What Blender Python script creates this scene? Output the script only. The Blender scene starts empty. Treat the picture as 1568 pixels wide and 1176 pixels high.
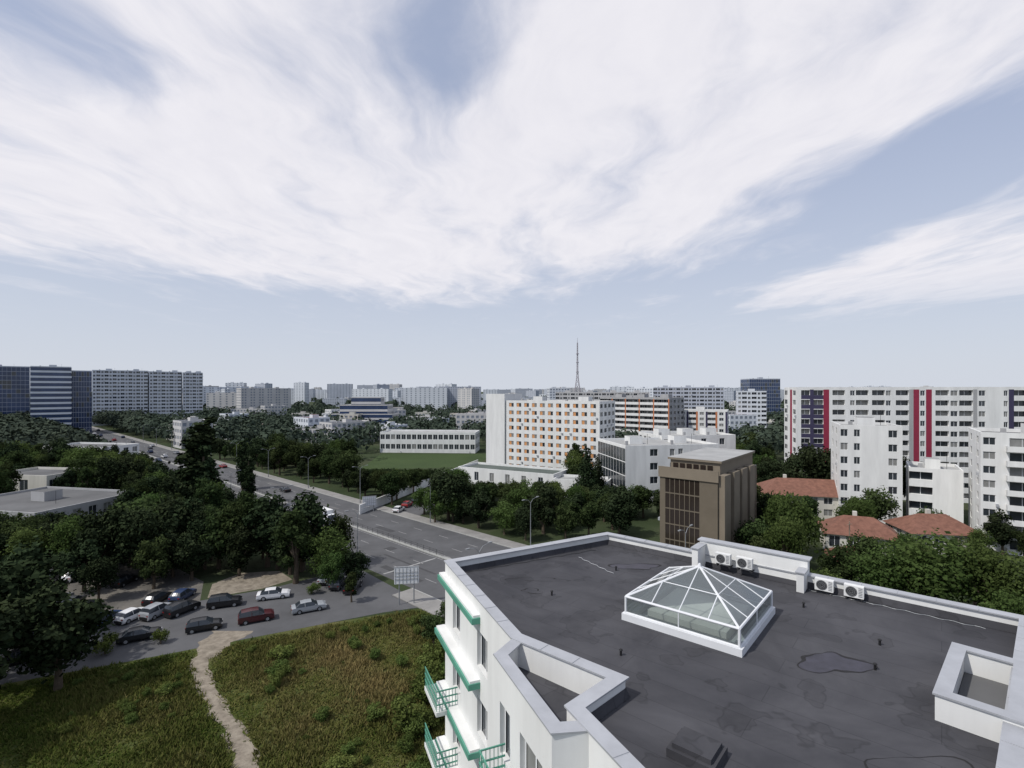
import bpy, math, random
import numpy as np
from mathutils import Vector
random.seed(7)
S=bpy.context.scene
H=31.0
# ---------------------------------------------------------------- materials
MATS={}
def mat(name,col,rough=0.85,var=0.18,scale=0.6,metal=0.0,spec=0.3,bump=0.0,streak=False):
    if name in MATS: return MATS[name]
    m=bpy.data.materials.new(name); m.use_nodes=True
    nt=m.node_tree; b=nt.nodes['Principled BSDF']
    b.inputs['Roughness'].default_value=rough; b.inputs['Metallic'].default_value=metal
    b.inputs['Specular IOR Level'].default_value=spec
    if var>0:
        tc=nt.nodes.new('ShaderNodeTexCoord'); n=nt.nodes.new('ShaderNodeTexNoise')
        n.inputs['Scale'].default_value=scale; n.inputs['Detail'].default_value=6; n.inputs['Roughness'].default_value=.65
        mp=nt.nodes.new('ShaderNodeMapping')
        if streak: mp.inputs['Scale'].default_value=(1,1,.15)
        nt.links.new(tc.outputs['Object'],mp.inputs[0]); nt.links.new(mp.outputs[0],n.inputs['Vector'])
        r=nt.nodes.new('ShaderNodeValToRGB')
        r.color_ramp.elements[0].position=.3; r.color_ramp.elements[1].position=.7
        r.color_ramp.elements[0].color=tuple(c*(1-var) for c in col)+(1,)
        r.color_ramp.elements[1].color=tuple(min(1,c*(1+var*.6)) for c in col)+(1,)
        nt.links.new(n.outputs[0],r.inputs[0]); nt.links.new(r.outputs[0],b.inputs['Base Color'])
        if bump>0:
            bp=nt.nodes.new('ShaderNodeBump'); bp.inputs['Strength'].default_value=bump; bp.inputs['Distance'].default_value=.05
            n2=nt.nodes.new('ShaderNodeTexNoise'); n2.inputs['Scale'].default_value=scale*8; n2.inputs['Detail'].default_value=4
            nt.links.new(tc.outputs['Object'],n2.inputs['Vector']); nt.links.new(n2.outputs[0],bp.inputs['Height']); nt.links.new(bp.outputs[0],b.inputs['Normal'])
    else: b.inputs['Base Color'].default_value=tuple(col)+(1,)
    MATS[name]=m; return m
mat('white_plaster',(.74,.74,.72),.9,.14,.5,streak=True)
mat('cream_plaster',(.60,.58,.52),.9,.15,.5,streak=True)
mat('grey_plaster',(.38,.38,.38),.9,.15,.5,streak=True)
mat('far_hazed_white',(.64,.67,.71),.95,.1,.05); mat('far_hazed_grey',(.46,.49,.55),.95,.12,.05); mat('far_hazed_cream',(.56,.55,.54),.95,.12,.05)  # aerial haze painted into these distant wall colours
mat('far_hazed_window',(.26,.29,.34),.6,.1,.1)  # distant panes lightened and blued, haze painted into the colour
mat('glass_dark',(.035,.042,.05),.12,.3,.3,spec=.6); mat('glass_curtain',(.22,.22,.21),.4,.2,.9)
mat('glass_blue',(.035,.06,.13),.15,.4,.08,spec=.5)
mat('orange_panel',(.62,.30,.12),.8,.1); mat('orange_col',(.50,.19,.09),.8,.1)
mat('red_stripe',(.27,.03,.06),.8,.1); mat('navy_stripe',(.05,.045,.09),.8,.1)
mat('brown_stone',(.15,.125,.092),.75,.12,.4); mat('brown_light',(.215,.18,.135),.75,.1,.4)
mat('bronze_glass',(.03,.022,.018),.15,.2,.3,spec=.7)
mat('roof_tar',(.13,.13,.13),.9,.25,.12); mat('roof_light',(.36,.36,.35),.9,.2,.2); mat('roof_green',(.10,.12,.105),.8,.2,.2)
mat('red_tile',(.21,.10,.07),.85,.35,1.2); mat('asphalt',(.105,.105,.108),.9,.25,.15,bump=.1)
mat('pavement',(.27,.26,.245),.9,.2,.4); mat('kerb',(.36,.36,.34),.9,.1,.5)
mat('paint_white',(.34,.34,.33),.8,.35,1.0); mat('metal_grey',(.32,.33,.34),.5,.1,1,metal=.4); mat('metal_dark',(.05,.05,.052),.6,.1,1)
mat('black',(.015,.015,.016),.6,0); mat('green_trim',(.10,.30,.22),.65,.2,1); mat('cap_metal',(.44,.45,.47),.5,.15,.8,metal=.25)
mat('white_frame',(.72,.73,.74),.5,.06,1); mat('bark',(.09,.07,.05),.95,.3,3)
mat('tyre',(.02,.02,.02),.9,0); mat('lamp_red',(.25,.01,.01),.3,0); mat('lamp_clear',(.6,.6,.6),.2,0)
mat('mast_paint',(.36,.34,.37),.7,.1,.05); mat('wood',(.25,.2,.15),.9,.2,1)

def membrane():
    m=bpy.data.materials.new('roof_membrane'); m.use_nodes=True; nt=m.node_tree; b=nt.nodes['Principled BSDF']
    tc=nt.nodes.new('ShaderNodeTexCoord')
    n=nt.nodes.new('ShaderNodeTexNoise'); n.inputs['Scale'].default_value=.3; n.inputs['Detail'].default_value=9; n.inputs['Roughness'].default_value=.62; n.inputs['Distortion'].default_value=.6
    nt.links.new(tc.outputs['Object'],n.inputs['Vector'])
    r=nt.nodes.new('ShaderNodeValToRGB'); r.color_ramp.elements[0].position=.36; r.color_ramp.elements[1].position=.66
    r.color_ramp.elements[0].color=(.046,.046,.052,1); r.color_ramp.elements[1].color=(.082,.081,.088,1)
    mp=nt.nodes.new('ShaderNodeMapping'); mp.inputs['Rotation'].default_value=(0,0,math.radians(40))
    nt.links.new(tc.outputs['Object'],mp.inputs[0])
    br=nt.nodes.new('ShaderNodeTexBrick'); br.inputs['Scale'].default_value=1; br.inputs['Mortar Size'].default_value=.014
    br.inputs['Brick Width'].default_value=8; br.inputs['Row Height'].default_value=1.0
    br.inputs['Color1'].default_value=(1,1,1,1); br.inputs['Color2'].default_value=(.90,.90,.90,1); br.inputs['Mortar'].default_value=(.72,.72,.72,1)
    nt.links.new(mp.outputs[0],br.inputs['Vector']); nt.links.new(n.outputs[0],r.inputs[0])
    mx=nt.nodes.new('ShaderNodeMix'); mx.data_type='RGBA'; mx.blend_type='MULTIPLY'; mx.inputs[0].default_value=1
    nt.links.new(r.outputs[0],mx.inputs[6]); nt.links.new(br.outputs[0],mx.inputs[7])
    vo=nt.nodes.new('ShaderNodeTexNoise'); vo.inputs['Scale'].default_value=.55; vo.inputs['Detail'].default_value=3
    nt.links.new(tc.outputs['Object'],vo.inputs['Vector'])
    r2=nt.nodes.new('ShaderNodeValToRGB'); e=r2.color_ramp.elements; e[0].position=.57; e[0].color=(1,1,1,1); e[1].position=.70; e[1].color=(.75,.75,.75,1)
    x=r2.color_ramp.elements.new(.585); x.color=(.66,.66,.66,1); x=r2.color_ramp.elements.new(.60); x.color=(.88,.88,.88,1)
    nt.links.new(vo.outputs[0],r2.inputs[0])
    m2=nt.nodes.new('ShaderNodeMix'); m2.data_type='RGBA'; m2.blend_type='MULTIPLY'; m2.inputs[0].default_value=.9
    nt.links.new(mx.outputs[2],m2.inputs[6]); nt.links.new(r2.outputs[0],m2.inputs[7]); nt.links.new(m2.outputs[2],b.inputs['Base Color'])
    b.inputs['Roughness'].default_value=.8; b.inputs['Specular IOR Level'].default_value=.25
    g=nt.nodes.new('ShaderNodeTexNoise'); g.inputs['Scale'].default_value=60; bp=nt.nodes.new('ShaderNodeBump'); bp.inputs['Strength'].default_value=.15; bp.inputs['Distance'].default_value=.02
    nt.links.new(tc.outputs['Object'],g.inputs['Vector']); nt.links.new(g.outputs[0],bp.inputs['Height']); nt.links.new(bp.outputs[0],b.inputs['Normal'])
    MATS['roof_membrane']=m
membrane()
def clear_glass():
    m=bpy.data.materials.new('clear_glass'); m.use_nodes=True; nt=m.node_tree
    for x in list(nt.nodes): nt.nodes.remove(x)
    o=nt.nodes.new('ShaderNodeOutputMaterial'); t=nt.nodes.new('ShaderNodeBsdfTransparent'); t.inputs[0].default_value=(.76,.83,.84,1)
    g=nt.nodes.new('ShaderNodeBsdfGlossy'); g.inputs['Roughness'].default_value=.03; d=nt.nodes.new('ShaderNodeBsdfDiffuse'); d.inputs[0].default_value=(.45,.50,.50,1)
    f=nt.nodes.new('ShaderNodeFresnel'); f.inputs[0].default_value=1.8
    m1=nt.nodes.new('ShaderNodeMixShader'); m1.inputs[0].default_value=.18; m2=nt.nodes.new('ShaderNodeMixShader')
    nt.links.new(t.outputs[0],m1.inputs[1]); nt.links.new(d.outputs[0],m1.inputs[2]); nt.links.new(f.outputs[0],m2.inputs[0])
    nt.links.new(m1.outputs[0],m2.inputs[1]); nt.links.new(g.outputs[0],m2.inputs[2]); nt.links.new(m2.outputs[0],o.inputs[0]); MATS['clear_glass']=m
clear_glass()
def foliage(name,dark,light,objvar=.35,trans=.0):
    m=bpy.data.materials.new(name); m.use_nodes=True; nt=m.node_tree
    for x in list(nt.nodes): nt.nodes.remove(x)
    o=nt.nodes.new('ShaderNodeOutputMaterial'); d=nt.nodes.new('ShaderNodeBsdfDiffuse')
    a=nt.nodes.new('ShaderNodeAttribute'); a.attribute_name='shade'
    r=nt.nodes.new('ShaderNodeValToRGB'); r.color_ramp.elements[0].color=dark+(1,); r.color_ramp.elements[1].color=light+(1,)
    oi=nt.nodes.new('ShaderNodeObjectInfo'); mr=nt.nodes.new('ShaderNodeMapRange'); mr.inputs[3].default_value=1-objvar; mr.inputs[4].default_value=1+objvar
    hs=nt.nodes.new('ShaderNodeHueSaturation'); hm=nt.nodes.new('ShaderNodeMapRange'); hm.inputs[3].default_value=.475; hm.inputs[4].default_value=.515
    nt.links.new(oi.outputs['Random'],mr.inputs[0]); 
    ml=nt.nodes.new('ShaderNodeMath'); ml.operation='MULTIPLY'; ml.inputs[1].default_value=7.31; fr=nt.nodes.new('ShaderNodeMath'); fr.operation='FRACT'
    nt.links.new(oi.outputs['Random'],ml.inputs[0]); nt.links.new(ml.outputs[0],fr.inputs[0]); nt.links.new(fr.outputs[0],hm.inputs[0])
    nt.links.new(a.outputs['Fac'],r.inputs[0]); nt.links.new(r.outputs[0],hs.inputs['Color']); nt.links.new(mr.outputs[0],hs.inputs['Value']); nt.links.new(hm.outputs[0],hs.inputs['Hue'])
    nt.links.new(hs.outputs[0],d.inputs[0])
    if trans>0:
        t=nt.nodes.new('ShaderNodeBsdfTranslucent'); nt.links.new(hs.outputs[0],t.inputs[0])
        mx=nt.nodes.new('ShaderNodeMixShader'); mx.inputs[0].default_value=trans
        nt.links.new(d.outputs[0],mx.inputs[1]); nt.links.new(t.outputs[0],mx.inputs[2]); nt.links.new(mx.outputs[0],o.inputs[0])
    else: nt.links.new(d.outputs[0],o.inputs[0])
    MATS[name]=m
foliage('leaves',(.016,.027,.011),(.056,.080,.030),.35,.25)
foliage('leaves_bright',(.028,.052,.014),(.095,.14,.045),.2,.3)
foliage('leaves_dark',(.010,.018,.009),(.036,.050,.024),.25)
foliage('leaves_far_hazed',(.032,.044,.034),(.064,.082,.058),0)  # distant foliage kept pale and greyish, aerial haze painted into its colour
foliage('grass_blades',(.045,.080,.016),(.24,.21,.08),0)
foliage('weeds',(.045,.075,.018),(.13,.17,.05),.3,.25)

# ---------------------------------------------------------------- mesh helpers
class MB:
    def __init__(s): s.v=[];s.f=[];s.m=[];s.mi={}
    def mid(s,n):
        if n not in s.mi: s.mi[n]=len(s.mi)
        return s.mi[n]
    def face(s,pts,m):
        i=len(s.v); s.v.extend([tuple(p) for p in pts]); s.f.append(tuple(range(i,i+len(pts)))); s.m.append(s.mid(m))
    def obox(s,p,ax,L,W,z0,z1,m,mt=None):
        ax=Vector((ax[0],ax[1])).normalized(); ay=Vector((-ax.y,ax.x)); p=Vector((p[0],p[1]))
        c=[p,p+ax*L,p+ax*L+ay*W,p+ay*W]
        s.prism(c,z0,z1,m,mt)
    def prism(s,c,z0,z1,m,mt=None,cap=True):
        n=len(c)
        for i in range(n):
            a=c[i];b=c[(i+1)%n]; s.face([(a[0],a[1],z0),(b[0],b[1],z0),(b[0],b[1],z1),(a[0],a[1],z1)],m)
        if cap:
            s.face([(q[0],q[1],z1) for q in c],mt or m); s.face([(q[0],q[1],z0) for q in c][::-1],m)
    def rod(s,a,b,r,m,n=6,r2=None):
        a=Vector(a);b=Vector(b); d=(b-a)
        if d.length<1e-6: return
        d.normalize(); up=Vector((0,0,1)) if abs(d.z)<.9 else Vector((1,0,0)); x=d.cross(up).normalized(); y=d.cross(x); r2=r if r2 is None else r2
        A=[a+(x*math.cos(2*math.pi*i/n)+y*math.sin(2*math.pi*i/n))*r for i in range(n)]
        B=[b+(x*math.cos(2*math.pi*i/n)+y*math.sin(2*math.pi*i/n))*r2 for i in range(n)]
        for i in range(n): j=(i+1)%n; s.face([A[i],A[j],B[j],B[i]],m)
        s.face(A[::-1],m); s.face(B,m)
    def build(s,name):
        me=bpy.data.meshes.new(name); me.from_pydata(s.v,[],s.f)
        for n in s.mi: me.materials.append(MATS[n])
        me.polygons.foreach_set('material_index',s.m)
        me.update(); return me
def put(name,me,loc=(0,0,0),rz=0,sc=(1,1,1),parent=None):
    o=bpy.data.objects.new(name,me); o.location=loc; o.rotation_euler=(0,0,rz); o.scale=sc
    S.collection.objects.link(o)
    if parent: o.parent=parent
    return o
def empty(name,loc=(0,0,0)):
    o=bpy.data.objects.new(name,None); o.location=loc; S.collection.objects.link(o); return o

def facade(mb,p0,d,L,z0,z1,st,spec,wall,rec=.18,det=True,ww=.6,wh=.55,rng=random):
    d=Vector((d[0],d[1])).normalized(); n=Vector((d.y,-d.x)); p0=Vector((p0[0],p0[1]))
    def P(s,z,o=0): q=p0+d*s+n*o; return (q.x,q.y,z)
    def Q(a,b,c,e,m,o=0): mb.face([P(a,c,o),P(b,c,o),P(b,e,o),P(a,e,o)],m)
    tot=sum(x[0] for x in spec); hs=(z1-z0)/st; s=0
    for w,t in spec:
        w=w/tot*L; a=s;b=s+w; s=b
        if t=='b': Q(a,b,z0,z1,wall); continue
        if t[:2]=='c:': Q(a,b,z0,z1,t[2:]); continue
        for k in range(st):
            c=z0+k*hs; e=c+hs
            if t=='l' or t[:2]=='L:':
                pm=wall if t=='l' else t[2:]
                Q(a,b,c,c+hs*.42,pm); r=1.0
                Q(a,b,c+.42*hs,e-.02,'glass_dark' if rng.random()<.6 else 'glass_curtain',-r)
                mid=(a+b)/2; Q(mid-.05,mid+.05,c+.42*hs,e-.2,'white_frame',-r+.05)
                mb.face([P(a,c+.42*hs),P(a,e-.2),P(a,e-.2,-r),P(a,c+.42*hs,-r)],wall); mb.face([P(b,c+.42*hs),P(b,e-.2),P(b,e-.2,-r),P(b,c+.42*hs,-r)],wall)
                mb.face([P(a,c+.42*hs),P(b,c+.42*hs),P(b,c+.42*hs,-r),P(a,c+.42*hs,-r)],wall)
                Q(a,b,e-.2,e,wall); continue
            if t=='g':
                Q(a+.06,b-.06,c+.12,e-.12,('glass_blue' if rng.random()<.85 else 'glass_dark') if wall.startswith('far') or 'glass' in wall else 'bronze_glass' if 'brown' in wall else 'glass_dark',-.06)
                Q(a,a+.06,c,e,wall);Q(b-.06,b,c,e,wall);Q(a+.06,b-.06,c,c+.12,wall);Q(a+.06,b-.06,e-.12,e,wall); continue
            if t=='r':
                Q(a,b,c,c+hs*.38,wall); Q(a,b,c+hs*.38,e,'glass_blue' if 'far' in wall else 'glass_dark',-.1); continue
            orange=(t=='o'); bal=(t=='B')
            fw=ww; a1=a+w*(1-fw)/2; b1=b-w*(1-fw)/2; c1=c+hs*(.9-wh if not bal else .05); e1=c+hs*.9
            Q(a,a1,c,e,wall);Q(b1,b,c,e,wall);Q(a1,b1,c,c1,wall);Q(a1,b1,e1,e,wall)
            g='glass_dark' if rng.random()<.65 else 'glass_curtain'
            if not det: g='far_hazed_window'
            Q(a1,b1,c1,e1,g,-rec)
            if det:
                for (u,v) in ((a1,1),(b1,1)): mb.face([P(u,c1),P(u,e1),P(u,e1,-rec),P(u,c1,-rec)],wall)
                mb.face([P(a1,c1),P(b1,c1),P(b1,c1,-rec),P(a1,c1,-rec)],wall); mb.face([P(a1,e1),P(b1,e1),P(b1,e1,-rec),P(a1,e1,-rec)],wall)
                mmid=(a1+b1)/2; Q(mmid-.04,mmid+.04,c1,e1,'white_frame',-rec+.03)
                Q(a1,a1+.07,c1,e1,'white_frame',-rec+.03); Q(b1-.07,b1,c1,e1,'white_frame',-rec+.03); Q(a1+.07,b1-.07,e1-.07,e1,'white_frame',-rec+.03)
                if rng.random()<.12 and hs>2.4 and not bal:
                    q=p0+d*(b1+.02)+n*.38; mb.obox((q.x,q.y),(d.x,d.y),min(.7,max(.2,b-b1)),.36,c+.3,c+.85,'cap_metal')
                if orange:
                    Q(a1+.1,a1+(b1-a1)*.5,c1+.02,c1+(e1-c1)*.98,'orange_panel',-rec+.05)
                if bal:
                    aa=p0+d*(a+w*.05)+n*1.15
                    mb.obox((aa.x,aa.y),(d.x,d.y),w*.9,1.14,c-.08,c+.08,wall)
                    mb.obox((aa.x,aa.y),(d.x,d.y),w*.9,.08,c+.08,c+1.0,wall)
                    mb.obox((aa.x,aa.y+0),(d.x,d.y),.08,1.14,c+.082,c+1.0,wall); bb=aa+d*(w*.9-.08); mb.obox((bb.x,bb.y),(d.x,d.y),.08,1.14,c+.082,c+1.0,wall)
def rep(pat,L,w):
    n=max(1,int(round(L/w/len(pat)))); return [(1,x) for x in list(pat)*n]
def block(name,p0,ang,L,D,Hh,st,wall='white_plaster',front=None,side=None,det=True,roof='roof_tar',boxes=1,parapet=.7,zb=0,ww=.55,wh=.5,parent=None,left=None,right=None):
    a=math.radians(ang); d=Vector((math.cos(a),math.sin(a))); ay=Vector((-d.y,d.x)); p=Vector(p0)
    mb=MB(); front=front or rep('w',L,3.2); side=side or rep('w',D,3.6)
    c=[p,p+d*L,p+d*L+ay*D,p+ay*D]
    c=[q-p for q in c]
    facade(mb,c[0],d,L,zb,Hh,st,front,wall,det=det,ww=ww,wh=wh)
    facade(mb,c[1],ay,D,zb,Hh,st,right or side,wall,det=det,ww=ww,wh=wh)
    facade(mb,c[2],-d,L,zb,Hh,st,rep('w',L,5) if not det else front,wall,det=False,ww=ww,wh=wh)
    facade(mb,c[3],-ay,D,zb,Hh,st,left or side,wall,det=det,ww=ww,wh=wh)
    mb.face([(q.x,q.y,Hh) for q in c],roof)
    t=.3
    ii=[c[0]+d*t+ay*t,c[1]-d*t+ay*t,c[2]-d*t-ay*t,c[3]+d*t-ay*t]
    for i in range(4):
        j=(i+1)%4; A,B,I,J=c[i],c[j],ii[i],ii[j]; z=Hh+parapet
        mb.face([(A.x,A.y,Hh),(B.x,B.y,Hh),(B.x,B.y,z),(A.x,A.y,z)],wall)
        mb.face([(A.x,A.y,z),(B.x,B.y,z),(J.x,J.y,z),(I.x,I.y,z)],wall)
        mb.face([(I.x,I.y,Hh),(J.x,J.y,Hh),(J.x,J.y,z),(I.x,I.y,z)],wall)
    for k in range(boxes):
        q=d*(L*(k+.5)/boxes-1.5)+ay*(D*.45); mb.obox((q.x,q.y),(d.x,d.y),min(4,L*.3),min(4,D*.4),Hh,Hh+2.2,wall,roof)
        q=d*(L*(k+.2)/boxes)+ay*(D*.3); mb.obox((q.x,q.y),(d.x,d.y),.8,.6,Hh,Hh+1.3,'grey_plaster')
        q=d*(L*(k+.75)/boxes)+ay*(D*.4); mb.rod((q.x,q.y,Hh),(q.x,q.y,Hh+3),.05,'metal_dark',4)
    return put(name,mb.build(name),(p.x,p.y,0))
def house(name,p0,ang,L,D,hw,hr,wall='cream_plaster',hip=.3):
    a=math.radians(ang); d=Vector((math.cos(a),math.sin(a))); ay=Vector((-d.y,d.x)); mb=MB()
    c=[Vector((0,0)),d*L,d*L+ay*D,ay*D]
    facade(mb,c[0],d,L,0,hw,max(1,int(hw/2.8)),rep('w',L,3),wall); facade(mb,c[1],ay,D,0,hw,max(1,int(hw/2.8)),rep('w',D,3),wall)
    facade(mb,c[2],-d,L,0,hw,1,rep('w',L,3),wall); facade(mb,c[3],-ay,D,0,hw,max(1,int(hw/2.8)),rep('w',D,3),wall)
    o=.5; e=[-d*o-ay*o,d*(L+o)-ay*o,d*(L+o)+ay*(D+o),-d*o+ay*(D+o)]; z=hw-.05
    r0=d*(L*hip)+ay*D/2; r1=d*(L*(1-hip))+ay*D/2
    E=[(q.x,q.y,z) for q in e]; R0=(r0.x,r0.y,hr); R1=(r1.x,r1.y,hr)
    mb.face([E[0],E[1],R1,R0],'red_tile');mb.face([E[2],E[3],R0,R1],'red_tile');mb.face([E[1],E[2],R1],'red_tile');mb.face([E[3],E[0],R0],'red_tile')
    mb.face(E,'white_plaster')
    q=r0+d*1.5; mb.obox((q.x,q.y),(d.x,d.y),.7,.7,hw,hr+.8,'cream_plaster')
    return put(name,mb.build(name),(p0[0],p0[1],0))

# ---------------------------------------------------------------- world + sun + camera
def world():
    w=bpy.data.worlds.new('World'); S.world=w; w.use_nodes=True; nt=w.node_tree; N=nt.nodes; K=nt.links
    bg=N['Background']; bg.inputs[1].default_value=.103
    sky=N.new('ShaderNodeTexSky'); sky.sky_type='NISHITA'; sky.sun_disc=False; sky.sun_elevation=math.radians(52); sky.sun_rotation=math.radians(242)
    sky.air_density=1.0; sky.dust_density=1.5; sky.ozone_density=1.5; sky.altitude=80
    tc=N.new('ShaderNodeTexCoord'); sp=N.new('ShaderNodeSeparateXYZ'); K.new(tc.outputs['Generated'],sp.inputs[0])
    def M(op,a,b=None,c=None):
        n=N.new('ShaderNodeMath'); n.operation=op
        for i,x in enumerate((a,b,c)):
            if x is None: continue
            if isinstance(x,(int,float)): n.inputs[i].default_value=x
            else: K.new(x,n.inputs[i])
        return n.outputs[0]
    z=M('MAXIMUM',sp.outputs[2],.05)
    cb=N.new('ShaderNodeCombineXYZ'); K.new(M('DIVIDE',sp.outputs[0],z),cb.inputs[0]); K.new(M('DIVIDE',sp.outputs[1],z),cb.inputs[1])
    wn=N.new('ShaderNodeTexNoise'); wn.inputs['Scale'].default_value=.9; wn.inputs['Detail'].default_value=3; K.new(cb.outputs[0],wn.inputs['Vector'])
    vs=N.new('ShaderNodeVectorMath'); vs.operation='SUBTRACT'; vs.inputs[1].default_value=(.5,.5,.5); K.new(wn.outputs['Color'],vs.inputs[0])
    vm=N.new('ShaderNodeVectorMath'); vm.operation='SCALE'; vm.inputs['Scale'].default_value=.85; K.new(vs.outputs[0],vm.inputs[0])
    va=N.new('ShaderNodeVectorMath'); va.operation='ADD'; K.new(cb.outputs[0],va.inputs[0]); K.new(vm.outputs[0],va.inputs[1])
    def noise(vec,sc,rot,scale,det=7,rough=.6):
        mp=N.new('ShaderNodeMapping'); mp.inputs['Rotation'].default_value=(0,0,math.radians(rot)); mp.inputs['Scale'].default_value=sc+(1,)
        K.new(vec,mp.inputs[0]); n=N.new('ShaderNodeTexNoise'); n.inputs['Scale'].default_value=scale; n.inputs['Detail'].default_value=det; n.inputs['Roughness'].default_value=rough
        K.new(mp.outputs[0],n.inputs['Vector']); return n.outputs[0]
    n1=noise(va.outputs[0],(1.5,.5),-8,1.3,6,.52); n2=noise(va.outputs[0],(2.4,.9),14,2.6,7,.58)
    BL=[(-2.2,2.6,2.8,2.2,0,.92),(-.8,3.9,1.7,2.6,10,.7),(.75,2.2,.9,2.4,-12,.85),(1.3,1.15,.6,1.15,-14,.6),(2.75,4.6,.42,3.0,-6,.6),(4.1,4.6,1.5,2.5,-15,1.0),(-.8,.8,1.6,.8,0,.4),
        (-.2,1.45,.30,.8,8,-.6),(1.72,2.2,.33,1.1,-12,-.5),(-1.45,1.4,.45,.55,20,-.45),(-1.6,2.4,.4,.5,30,-.3),(.12,2.9,.25,.9,10,-.25)]
    acc=None
    for cx,cy,sx,sy,r,wt in BL:
        mp=N.new('ShaderNodeMapping'); mp.vector_type='TEXTURE'; mp.inputs['Location'].default_value=(cx,cy,0); mp.inputs['Rotation'].default_value=(0,0,math.radians(r)); mp.inputs['Scale'].default_value=(sx,sy,1)
        K.new(va.outputs[0],mp.inputs[0]); ln=N.new('ShaderNodeVectorMath'); ln.operation='LENGTH'; K.new(mp.outputs[0],ln.inputs[0])
        mr=N.new('ShaderNodeMapRange'); mr.interpolation_type='SMOOTHSTEP'; mr.inputs[1].default_value=1.3; mr.inputs[2].default_value=.2; mr.inputs[3].default_value=0; mr.inputs[4].default_value=wt
        K.new(ln.outputs['Value'],mr.inputs[0]); acc=mr.outputs[0] if acc is None else M('ADD',acc,mr.outputs[0])
    acc=M('MINIMUM',acc,.92)
    dn=M('ADD',acc,M('MULTIPLY',M('SUBTRACT',n1,.5),1.7)); dn=M('ADD',dn,M('MULTIPLY',M('SUBTRACT',n2,.5),.7))
    cov=N.new('ShaderNodeMapRange'); cov.interpolation_type='SMOOTHSTEP'; cov.inputs[1].default_value=.0; cov.inputs[2].default_value=1.0; cov.inputs[4].default_value=.93; K.new(dn,cov.inputs[0])
    hf=N.new('ShaderNodeMapRange'); hf.interpolation_type='SMOOTHSTEP'; hf.inputs[1].default_value=.07; hf.inputs[2].default_value=.2; K.new(sp.outputs[2],hf.inputs[0])
    fac=M('MULTIPLY',cov.outputs[0],hf.outputs[0])
    hz=N.new('ShaderNodeMapRange'); hz.inputs[1].default_value=.0; hz.inputs[2].default_value=.5; hz.inputs[3].default_value=.93; hz.inputs[4].default_value=.62; K.new(sp.outputs[2],hz.inputs[0])
    hc=N.new('ShaderNodeMapRange'); hc.inputs[1].default_value=.0; hc.inputs[2].default_value=.4; K.new(sp.outputs[2],hc.inputs[0])
    hcm=N.new('ShaderNodeMix'); hcm.data_type='RGBA'; K.new(hc.outputs[0],hcm.inputs[0]); hcm.inputs[6].default_value=(6.4,6.8,7.6,1); hcm.inputs[7].default_value=(4.9,5.5,7.2,1)
    m0=N.new('ShaderNodeMix'); m0.data_type='RGBA'; K.new(hz.outputs[0],m0.inputs[0]); K.new(sky.outputs[0],m0.inputs[6]); K.new(hcm.outputs[2],m0.inputs[7])
    cc=N.new('ShaderNodeMix'); cc.data_type='RGBA'; K.new(n2,cc.inputs[0]); cc.inputs[6].default_value=(7.6,7.5,8.1,1); cc.inputs[7].default_value=(9.2,9.0,9.3,1)
    m1=N.new('ShaderNodeMix'); m1.data_type='RGBA'; K.new(fac,m1.inputs[0]); K.new(m0.outputs[2],m1.inputs[6]); K.new(cc.outputs[2],m1.inputs[7])
    K.new(m1.outputs[2],bg.inputs[0])
world()
sd=Vector((-.88,-.47,0)).normalized()*math.cos(math.radians(52)); sd.z=math.sin(math.radians(52))
l=bpy.data.lights.new('sun','SUN'); l.energy=3.0; l.angle=math.radians(1.2); l.color=(1,.965,.91)
so=bpy.data.objects.new('sun',l); so.rotation_euler=sd.to_track_quat('Z','Y').to_euler(); S.collection.objects.link(so)
cd=bpy.data.cameras.new('camera'); cam=bpy.data.objects.new('camera',cd); S.collection.objects.link(cam); S.camera=cam
cam.location=(0,0,H); cam.rotation_euler=(math.radians(90),0,0); cd.sensor_width=36; cd.lens=18; cd.shift_y=10/1568; cd.clip_end=20000; cd.clip_start=.1
S.view_settings.view_transform='Standard'; S.view_settings.look='None'; S.view_settings.exposure=0

# ---------------------------------------------------------------- ground, roads
def ground_mat(name,cols,scale,rough=1,bump=.3,fine=6):
    m=bpy.data.materials.new(name); m.use_nodes=True; nt=m.node_tree; b=nt.nodes['Principled BSDF']; b.inputs['Roughness'].default_value=rough; b.inputs['Specular IOR Level'].default_value=.1
    tc=nt.nodes.new('ShaderNodeTexCoord'); n=nt.nodes.new('ShaderNodeTexNoise'); n.inputs['Scale'].default_value=scale; n.inputs['Detail'].default_value=10; n.inputs['Roughness'].default_value=.65
    nt.links.new(tc.outputs['Object'],n.inputs['Vector']); r=nt.nodes.new('ShaderNodeValToRGB')
    while len(r.color_ramp.elements)<len(cols): r.color_ramp.elements.new(.5)
    for i,c in enumerate(cols): r.color_ramp.elements[i].position=.32+.36*i/(len(cols)-1); r.color_ramp.elements[i].color=c+(1,)
    nt.links.new(n.outputs[0],r.inputs[0]); nt.links.new(r.outputs[0],b.inputs['Base Color'])
    n2=nt.nodes.new('ShaderNodeTexNoise'); n2.inputs['Scale'].default_value=fine; bp=nt.nodes.new('ShaderNodeBump'); bp.inputs['Strength'].default_value=bump; bp.inputs['Distance'].default_value=.2
    nt.links.new(tc.outputs['Object'],n2.inputs['Vector']); nt.links.new(n2.outputs[0],bp.inputs['Height']); nt.links.new(bp.outputs[0],b.inputs['Normal']); MATS[name]=m
ground_mat('ground_mat',[(.030,.045,.02),(.045,.06,.028),(.07,.075,.045)],.03)
ground_mat('meadow_mat',[(.035,.055,.015),(.075,.09,.028),(.15,.13,.06)],.09)
ground_mat('dirt_mat',[(.15,.13,.10),(.25,.215,.17),(.33,.29,.23)],.9)
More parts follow.
